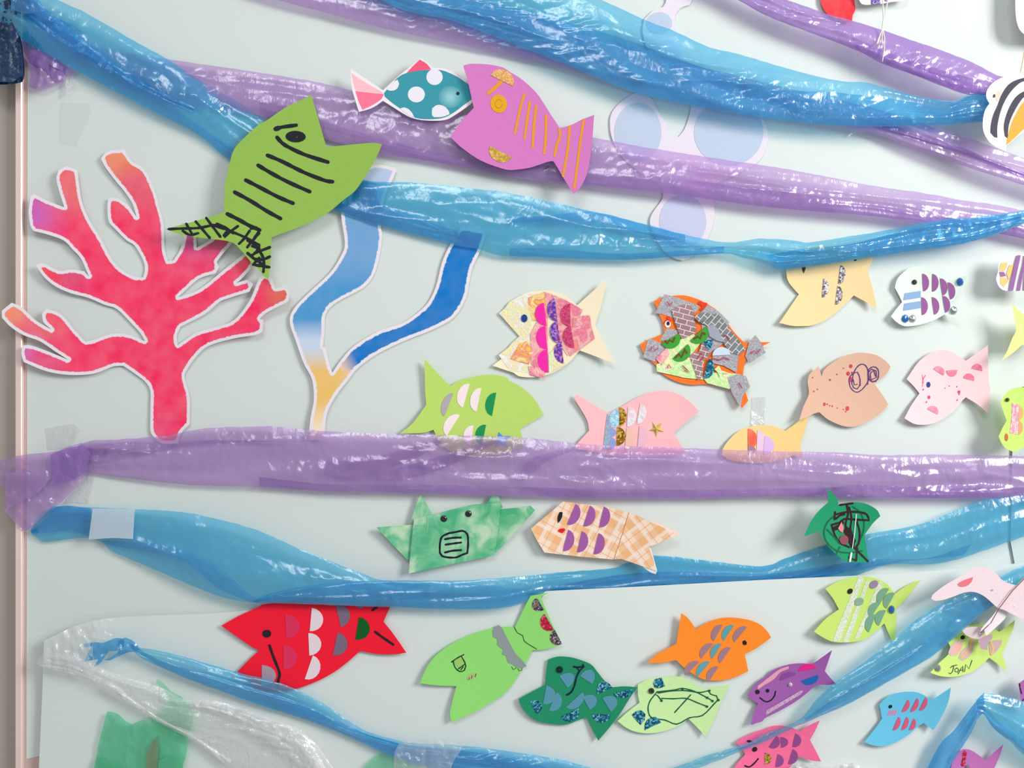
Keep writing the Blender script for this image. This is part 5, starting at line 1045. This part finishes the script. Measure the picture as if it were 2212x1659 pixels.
# orange fish with nine scales
P = q([(1468, 338), (1520, 375), (1560, 425), (1590, 475), (1640, 445), (1730, 400), (1830, 376), (1940, 378), (2060, 400), (2140, 435), (2200, 490), (2235, 545), (2120, 630), (2008, 690), (2025, 760), (2040, 832), (1940, 880), (1830, 908), (1720, 912), (1640, 895), (1560, 850), (1490, 800), (1425, 738), (1340, 755), (1260, 763), (1175, 760), (1260, 690), (1330, 650), (1425, 600), (1445, 480)])
t = cut('paper_fish', 'bright orange fish with nine grey and teal half-round scales', 'paper fish', P, paper((255, 140, 40)), 15.5, 7, -5, -2, group='paper fish on the display')
MG = paper((160, 124, 134)); TL = paper((96, 158, 170))
for a, b, m in (((1745, 578), (1820, 440), MG), ((1832, 572), (1918, 443), TL), ((1922, 586), (2028, 458), MG), ((1640, 725), (1738, 602), MG), ((1735, 728), (1812, 602), TL), ((1800, 765), (1892, 635), MG), ((1502, 872), (1622, 755), MG), ((1608, 880), (1712, 758), TL), ((1702, 925), (1785, 798), MG)):
    a, b = q([a, b]); t.scale(a, b, 14, m)
t.strokes('drawn_eye', [q([(2000, 600), (1998, 580), (2010, 570), (2012, 610), (2022, 580), (2020, 600)]), q([(2008, 585), (2015, 600)])], 4, BLK)

# striped lime fish
q = lambda pts: c(3, 3, pts)
P = q([(517, 128), (600, 80), (700, 45), (800, 30), (900, 32), (980, 55), (1050, 95), (1090, 150), (1115, 168), (1200, 110), (1335, 50), (1280, 120), (1200, 220), (1118, 300), (1122, 400), (1110, 560), (1085, 575), (1060, 520), (1020, 425), (940, 500), (850, 560), (740, 585), (640, 588), (560, 575), (480, 535), (420, 495), (520, 385), (632, 305), (580, 210)])
t = cut('paper_fish', 'lime fish with three glittery white stripes and grey-green scales', 'paper fish', P, paper((196, 226, 112)), 12.5, 8, -3, 2, group='paper fish on the display')
WG = glitter('white_glitter', [(220, 230, 200), (236, 240, 226), (206, 222, 186)], 900, .1)
t.sheet('glitter_stripe', q([(800, 30), (850, 30), (640, 582), (582, 575), (600, 515)]), WG, 1.4, .3, sm=False, grid=16)
t.sheet('glitter_stripe', q([(868, 50), (900, 55), (800, 340), (715, 585), (665, 585)]), WG, 1.4, .3, sm=False, grid=16)
t.sheet('glitter_stripe', q([(980, 60), (1010, 90), (900, 340), (810, 545), (762, 560)]), WG, 1.4, .3, sm=False, grid=16)
GG = paper((118, 164, 134)); t.stack = 1.7
for a, b in (((980, 265), (1060, 130)), ((905, 375), (985, 255)), ((890, 500), (950, 350)), ((1040, 298), (1112, 168)), ((975, 445), (1035, 315))): a, b = q([a, b]); t.scale(a, b, 16, GG)
x, y = c1(3, 3, 805, 240); t.disc(x, y, 10.5, 8.5, paper((140, 170, 146)), 'spot', ang=-30)
x, y = c1(3, 3, 930, 93); t.disc(x, y, 10.5, 7.5, paper((150, 130, 160)), 'spot', ang=-45)
x, y = c1(3, 3, 728, 151); t.disc(x, y, 6.5, 5.2, DK, ang=-45)
x, y = c1(3, 3, 1083, 308); t.dome(x, y, 7, 5, GEMB, 'gem', seg=8, rings=2, flat=True, ry=9.5)

# purple fish
P = c(2, 3, [(2028, 1040), (2080, 970), (2140, 910), (2212, 865)]) + q([(60, 830), (130, 798), (220, 772), (320, 765), (405, 768), (480, 720), (575, 652), (545, 740), (512, 832), (560, 890), (612, 945), (540, 950), (440, 955), (360, 1020), (260, 1095), (130, 1170), (0, 1235)]) + c(2, 3, [(2160, 1260), (2060, 1292), (2080, 1220), (2122, 1108), (2080, 1080)])
t = cut('paper_fish', 'purple fish with a smiling face, a pearl and pink and blue scales', 'paper fish', P, paper((160, 92, 170)), 15.5, 9, 6, 0, group='paper fish on the display')
t.sheet('tape_stripe', q([(-60, 960), (60, 865), (130, 815), (205, 790), (205, 812), (130, 845), (80, 900), (0, 950), (-60, 990)]), paper((226, 160, 176)), 1.4, .3)
t.sheet('tape_stripe', q([(8, 1190), (20, 1165), (310, 995), (328, 1000), (310, 1030), (15, 1205)]), glitter('lilac_glitter', [(206, 170, 200), (220, 190, 214), (190, 150, 190)], 900, .2), 1.4, .3, sm=False)
for a, b, w, m in (((290, 836), (438, 808), 13, paper((240, 30, 140))), ((130, 912), (265, 865), 12, paper((134, 74, 150))), ((455, 865), (312, 915), 15, paper((20, 104, 180)))): a, b = q([a, b]); t.scale(a, b, w, m)
for x, y, r in ((24, 1000, 4), (-62, 1010, 5)): x, y = c1(3, 3, x, y); t.disc(x, y, r, r, BLK, ang=-20)
t.strokes('mouth_line', [q([(92, 1005), (85, 1040), (55, 1080), (15, 1095), (-10, 1085), (-40, 1060)])], 3, BLK)
x, y = c1(3, 3, 218, 948); t.dome(x, y, 4.5, 4.5, shiny('pearl', (236, 220, 226), .15), 'pearl')

# hot pink fish at the bottom
P = c(2, 3, [(1930, 1440), (2000, 1395), (2100, 1350), (2212, 1315)]) + q([(60, 1300), (140, 1296), (220, 1310), (300, 1345), (370, 1300), (470, 1252), (430, 1340), (385, 1420), (440, 1520), (482, 1605), (400, 1595), (290, 1562), (240, 1620), (180, 1700), (60, 1780), (-140, 1800)]) + c(2, 3, [(1960, 1760), (1880, 1740), (1930, 1640), (2012, 1545), (1990, 1500)])
t = cut('paper_fish', 'hot pink fish with purple scales at the bottom edge under a thin blue strand', 'paper fish', P, paper((252, 112, 160)), 13.5, 8, 4, 0, group='paper fish on the display')
PU = paper((146, 76, 140))
for a, b in (((103, 1385), (34, 1480)), ((135, 1395), (140, 1487)), ((262, 1365), (236, 1480)), ((110, 1540), (90, 1650)), ((240, 1498), (200, 1625))):
    a, b = q([a, b]); t.scale(a, b, 16, PU)
a, b = q([(0, 1530), (0, 1630)]); t.scale(a, b, 15, GOLDG, 'glitter_scale')
x, y = c1(2, 3, 2095, 1500); t.disc(x, y, 6, 5, DK, ang=-30); x, y = c1(2, 3, 2050, 1432); t.disc(x, y, 6, 2.6, DK, ang=10)
t.strokes('mouth_line', [c(2, 3, [(2010, 1640), (2050, 1650), (2090, 1620), (2125, 1580)])], 3.2, DK)

# sky-blue fish
P = q([(978, 1122), (1010, 1080), (1080, 1035), (1170, 1012), (1260, 1008), (1320, 1020), (1380, 1050), (1425, 1082), (1500, 1030), (1588, 972), (1570, 1080), (1520, 1200), (1440, 1338), (1400, 1310), (1355, 1275), (1300, 1310), (1220, 1380), (1120, 1440), (1050, 1465), (980, 1475), (910, 1462), (848, 1438), (920, 1350), (1000, 1240), (990, 1180)])
t = cut('paper_fish', 'sky-blue fish with six rose scales and a pink striped cheek', 'paper fish', P, paper((104, 196, 230)), 15.5, 8, 6, -2, group='paper fish on the display')
RS = paper((214, 90, 124))
for a, b in (((1220, 1075), (1168, 1178)), ((1300, 1062), (1240, 1178)), ((1372, 1055), (1316, 1168)), ((1140, 1222), (1092, 1336)), ((1210, 1222), (1164, 1334)), ((1270, 1238), (1230, 1334))): a, b = q([a, b]); t.scale(a, b, 10, RS)
x, y = c1(3, 3, 1072, 1135); t.disc(x, y, 4.4, 3.6, BLK, ang=-30)
t.each('cheek_stripe', [q(l) for l in ([(1068, 1172), (1052, 1208)], [(1088, 1172), (1072, 1207)], [(1106, 1170), (1092, 1206)], [(1126, 1168), (1112, 1202)])], 2.6, ink((246, 120, 180)))

# lime fish with the lettering
P = q([(1578, 575), (1620, 510), (1680, 465), (1760, 440), (1850, 430), (1920, 445), (2000, 498), (2060, 455), (2135, 395), (2120, 470), (2080, 560), (2025, 690), (2050, 760), (2072, 832), (2000, 780), (1915, 718), (1850, 780), (1760, 840), (1650, 875), (1560, 882), (1480, 870), (1412, 845), (1490, 760), (1565, 690), (1582, 620), (1550, 560)])
t = cut('paper_fish', 'lime fish with a handwritten name, partly behind the folded white bird', 'paper fish', P, paper((206, 234, 126)), 17, 8, -4, 0, group='paper fish on the display')
t.strokes('lettering', [q(l) for l in ([(1585, 803), (1600, 790), (1640, 780)], [(1612, 792), (1603, 835), (1585, 856), (1572, 848)], [(1640, 805), (1622, 815), (1625, 838), (1645, 840), (1655, 818), (1640, 805)], [(1650, 856), (1672, 815), (1690, 790), (1692, 838)], [(1662, 828), (1692, 822)], [(1706, 836), (1714, 776), (1744, 812), (1768, 740)])], 1.9, ink((60, 84, 76)), sm=False)
x, y = c1(3, 3, 1690, 545); t.disc(x, y, 5, 4.2, BLK, ang=-30)
x, y = c1(3, 3, 1478, 808); t.dome(x, y, 7, 5, GEMS, 'gem', seg=8, rings=2, flat=True, ry=9)
PT = blotchy('pink_tape', (240, 180, 170), (232, 190, 190), (214, 180, 190), 60)
t.sheet('sticker', q([(1565, 680), (1590, 620), (1650, 575), (1692, 572), (1680, 640), (1640, 695), (1590, 705)]), PT, 1.5, .3)
t.sheet('sticker', q([(1652, 725), (1680, 660), (1740, 610), (1750, 560), (1785, 560), (1782, 640), (1740, 715), (1690, 742)]), paper((214, 186, 178)), 1.5, .3)
t.sheet('sticker', q([(1912, 590), (1960, 570), (2028, 565), (2010, 620), (1960, 680), (1925, 698), (1915, 650)]), paper((206, 180, 176)), 1.5, .3)
t.each('orange_line', [q([(1765, 565), (1745, 640), (1680, 715)]), q([(1930, 585), (1950, 640), (1935, 690)])], 4, ink((244, 190, 130)), off=2.2)

# purple fish, bottom right
P = q([(1690, 1498), (1740, 1500), (1800, 1530), (1880, 1590), (1950, 1530), (2035, 1458), (2010, 1540), (1960, 1659), (1990, 1760), (1900, 1740), (1800, 1820), (1660, 1850), (1520, 1800), (1580, 1700), (1590, 1650), (1620, 1560)])
t = cut('paper_fish', 'orchid purple fish cut off by the bottom edge, beside the hooked blue streamer', 'paper fish', P, paper((196, 116, 186)), 15, 7, 4, 0, group='paper fish on the display')
t.strokes('glitter_dash', [q([(1706, 1530), (1700, 1580), (1690, 1630)])], 9, REDG)
x, y = c1(3, 3, 1730, 1650); t.dome(x, y, 5, 4, GEMS, 'gem', seg=8, rings=2, flat=True)
P = q([(2165, 940), (2212, 905), (2300, 860), (2400, 900), (2440, 1000), (2400, 1100), (2300, 1130), (2212, 1095), (2180, 1080)])
t = cut('paper_fish', 'purple fish at the right edge above the hooked blue streamer', 'paper fish', P, paper((170, 100, 172)), 40, 6, 4, 0, group='paper fish on the display')
t.strokes('mouth_line', [q([(2172, 940), (2190, 1020), (2212, 1060), (2200, 1085)])], 3, BLK)

# ---------------------------------------------------------------- hanging things by the right edge
q = lambda pts: c(3, 0, pts)
P = [(2212, 157), (2190, 159)] + q([(2070, 645), (2010, 668), (1955, 700), (1915, 740), (1890, 790), (1893, 840), (1917, 882), (1885, 930), (1868, 980), (1860, 1050), (1864, 1110), (1882, 1160), (1920, 1215), (1980, 1255), (2058, 1290), (2064, 1240), (2130, 1190)]) + [(2212, 285), (2262, 262), (2315, 240), (2322, 190), (2270, 160)]
t = cut('paper_fish', 'black, white and orange striped angelfish hanging at the right edge', 'paper fish', P, paper((240, 228, 228)), 78, 3, 0, 0, grid=14, group='paper fish on the display')
SK = paper((76, 72, 84)); OG = paper((232, 168, 70))
t.sheet('stripe', q([(2260, 655), (2180, 672), (2110, 700), (2060, 745), (2015, 820), (1985, 900), (1950, 980), (1930, 1060), (1925, 1130), (1960, 1170), (1985, 1175), (1985, 1080), (2010, 960), (2050, 860), (2110, 770), (2190, 700), (2260, 690)]), SK, 1.4, .3, grid=10)
t.sheet('stripe', q([(2270, 760), (2200, 785), (2140, 830), (2090, 910), (2055, 1000), (2040, 1080), (2048, 1160), (2072, 1180), (2085, 1060), (2130, 950), (2200, 840), (2270, 800)]), SK, 1.4, .3, grid=10)
t.sheet('orange_patch', q([(2270, 830), (2200, 880), (2150, 960), (2100, 1070), (2070, 1180), (2062, 1238), (2130, 1180), (2212, 1100), (2290, 1060)]), OG, 1.4, .3, grid=10)
t.sheet('blush', q([(1965, 830), (1990, 780), (2030, 765), (2010, 820), (1985, 870)]), paper((240, 206, 184)), 1.4, .2)
x, y = c1(3, 0, 1958, 818); t.disc(x, y, 2.4, 4, SK, ang=15)
th = Streamer('hanging_thread', 'thin golden thread holding the striped angelfish from above', (2206, 60), 'thread')
tube_obj(th, 'thread', [(2240, -90, 60), (2222, 60, 70), (2208, 138, 78), (2203, 162, 80)], .9, shiny('gold_thread', (200, 170, 90), .4))
P = [(2193, -80), (2193, 0), (2194, 30), (2197, 50), (2204, 66), (2218, 77), (2240, 82), (2330, 80), (2330, -80)]
t = cut('hanging_card', 'white rounded card hanging in the top right corner', 'paper card', P, paper((238, 228, 230)), 34, 2, 0, 0)
P = q([(475, 0), (490, 50), (520, 105), (560, 132), (640, 165), (700, 190), (745, 182), (750, 130), (775, 80), (765, 0), (780, -160), (620, -260), (480, -160)])
t = cut('red_cutout', 'bright red painted cut-out poking in at the top edge', 'paper cut-out', P, blotchy('red_paint', (240, 20, 40), (248, 36, 52), (252, 60, 70), 60), 5, 3, 0, 0)
P = q([(790, -40), (805, 0), (815, 20), (830, 35), (860, 42), (980, 34), (1080, 18), (1200, 2), (1240, -30), (1240, -200), (790, -200)])
t = cut('paper_tag', 'white paper tag with purple print at the top edge, above the dangling string', 'paper tag', P, paper((240, 226, 236)), 16, 2, 0, 0)
t.sheet('printed_block', q([(905, 0), (985, 0), (985, 34), (940, 38), (905, 38)]), ink((92, 72, 152)), 1.4, .2, sm=False)
t.strokes('print_mark', [q([(930, 10), (922, 28), (945, 30)]), q([(955, 30), (960, 10), (975, 28), (980, 8)])], 1.3, ink((226, 214, 236)), off=2.0)
t.strokes('print_mark', [q([(1020, -10), (1030, 8), (1050, 6)])], 2.2, ink((92, 72, 152)))
STR = paper((236, 226, 214), 0.6)
th = Streamer('white_string', 'frayed white string dangling over the short purple streamer', (1905, 60), 'string')
for l in ([(1005, -60), (1008, 60), (1012, 160), (1000, 260), (970, 330), (955, 380)], [(1062, -60), (1040, 60), (1018, 150), (1005, 250), (998, 375)], [(1012, 150), (1008, 250), (1022, 320), (1020, 420), (1003, 525)], [(1005, 240), (985, 300), (965, 375)]):
    tube_obj(th, 'strand', [(X0[3] + a * K, Y0[0] + b * K, 58 + 2 * math.sin(b / 60)) for a, b in l], 1.15, STR)

q = lambda pts: c(3, 1, pts)
P = q([(2330, 560), (2212, 556), (2130, 562), (2060, 548), (2030, 565), (2008, 595), (1995, 650), (1988, 710), (1974, 752), (1985, 800), (2010, 840), (2060, 862), (2212, 862), (2330, 860)])
t = cut('paper_fish', 'white card fish with purple stripes and orange shapes at the right edge', 'paper fish', P, paper((242, 230, 236)), 38, 2, 0, 0, group='paper fish on the display')
OR2 = paper((240, 196, 126)); PU2 = paper((150, 106, 160))
t.sheet('orange_piece', q([(2015, 625), (2070, 618), (2070, 660), (2040, 695), (1998, 690)]), OR2, 1.4, .5); t.sheet('orange_piece', q([(2010, 740), (2060, 750), (2080, 780), (2040, 830), (2012, 800)]), OR2, 1.4, .5)
t.sheet('orange_piece', q([(2090, 640), (2135, 640), (2110, 720), (2080, 770), (2062, 710)]), OR2, 2.0, .5)
t.sheet('purple_piece', q([(2000, 700), (2040, 700), (2060, 735), (2010, 745)]), PU2, 1.4, .4, sm=False)
t.sheet('stripe', q([(2150, 560), (2185, 558), (2120, 860), (2080, 860)]), PU2, 2.6, .5, sm=False)
t.sheet('stripe', q([(2200, 640), (2212, 560), (2230, 560), (2180, 860), (2150, 860)]), PU2, 2.6, .5, sm=False)
t.sheet('stripe', q([(2240, 560), (2300, 560), (2260, 860), (2205, 860)]), PU2, 2.6, .5, sm=False)
P = q([(2110, 962), (2150, 1010), (2212, 1065), (2330, 1090), (2420, 1060), (2480, 1160), (2440, 1290), (2330, 1330), (2230, 1330), (2197, 1322), (2120, 1390), (2020, 1460), (2070, 1370), (2110, 1270), (2145, 1190), (2125, 1070)])
t = cut('paper_fish', 'yellow-green fish tail poking in at the right edge above the pale pink fish', 'paper fish', P, paper((216, 226, 142)), 45, 5, -4, 0, group='paper fish on the display')
q = lambda pts: c(3, 2, pts)
P = q([(2330, 130), (2280, 80), (2212, 66), (2130, 73), (2075, 100), (2035, 150), (2012, 195), (2035, 270), (2065, 350), (2030, 410), (1995, 485), (2020, 540), (2050, 580), (2090, 605), (2140, 612), (2212, 580), (2300, 520), (2380, 420), (2360, 240)])
t = cut('paper_fish', 'small lime fish with shiny pink stickers at the right edge', 'paper fish', P, paper((200, 234, 118)), 46, 4, 0, 0, group='paper fish on the display')
x, y = c1(3, 2, 2072, 172); t.dome(x, y, 4.6, 5, BLKBEAD, 'eye')
t.sheet('pink_foil', q([(2110, 200), (2180, 215), (2170, 330), (2165, 470), (2090, 455), (2105, 330)]), foil('foil_rose', [(236, 170, 180), (226, 150, 170), (246, 210, 206), (214, 180, 200)], 60), 1.4, .4)
a, b = q([(2172, 225), (2165, 345)]); t.scale(a, b, 10, paper((228, 176, 120))); a, b = q([(2168, 350), (2160, 470)]); t.scale(a, b, 10, paper((222, 168, 116)))
t.disc(*c1(3, 2, 2062, 492), 4, 8.5, paper((196, 110, 84)), 'spot')
t.sheet('green_fin', q([(2195, 60), (2240, 60), (2240, 140), (2205, 140)]), paper((60, 130, 60)), -3, 1)

# folded white bird with its string
q = lambda pts: c(3, 3, pts)
PB = paper((236, 214, 220))
P = q([(1420, 215), (1428, 188), (1480, 140), (1560, 85), (1640, 40), (1710, 0)]) + c(3, 2, [(1760, 1622), (1810, 1600), (1880, 1597), (1935, 1625), (1980, 1660)]) + q([(2020, 50), (2080, 82), (2150, 100), (2205, 40), (2300, -20), (2400, 60), (2420, 300), (2330, 420), (2212, 392), (2120, 350), (2040, 310), (1985, 290), (1900, 215), (1840, 175), (1775, 156), (1700, 162), (1600, 200), (1520, 225), (1450, 232)])
t = cut('folded_bird', 'white-pink folded paper bird hanging on a brown string at the right edge', 'paper bird', P, PB, 60, 4, 0, 0, grid=18, body='wing')
t.sheet('lower_wing', q([(1990, 285), (2050, 300), (2075, 335), (2040, 395), (1960, 470), (1890, 532), (1872, 480), (1835, 515), (1850, 470), (1900, 410), (1960, 340)]), paper((242, 228, 236)), -10, 1, grid=16)
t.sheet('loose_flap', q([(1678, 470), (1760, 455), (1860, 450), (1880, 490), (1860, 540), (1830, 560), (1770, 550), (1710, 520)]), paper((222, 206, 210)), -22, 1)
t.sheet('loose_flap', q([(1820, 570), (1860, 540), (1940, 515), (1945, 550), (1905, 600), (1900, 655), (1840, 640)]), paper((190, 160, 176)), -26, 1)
t.sheet('red_spot', q([(1645, 90), (1690, 60), (1778, 30), (1768, 65), (1735, 100), (1685, 115), (1655, 108)]), paper((226, 120, 130)), 1.5, .3)
t.disc(*c1(3, 3, 1940, 142), 2.8, 2.2, paper((140, 180, 206)), 'blue_dot'); t.disc(*c1(3, 3, 2132, 275), 2.2, 2, WHT, 'white_dot')
th = Streamer('brown_string', 'thin brown string crossing the folded white bird', (2130, 1290), 'string')
tube_obj(th, 'string', [(X0[3] + a * K, Y0[3] + b * K, 66) for a, b in ((2300, -80), (2212, 45), (2110, 150), (2000, 295), (1930, 420), (1840, 505))], .9, paper((140, 104, 100)))
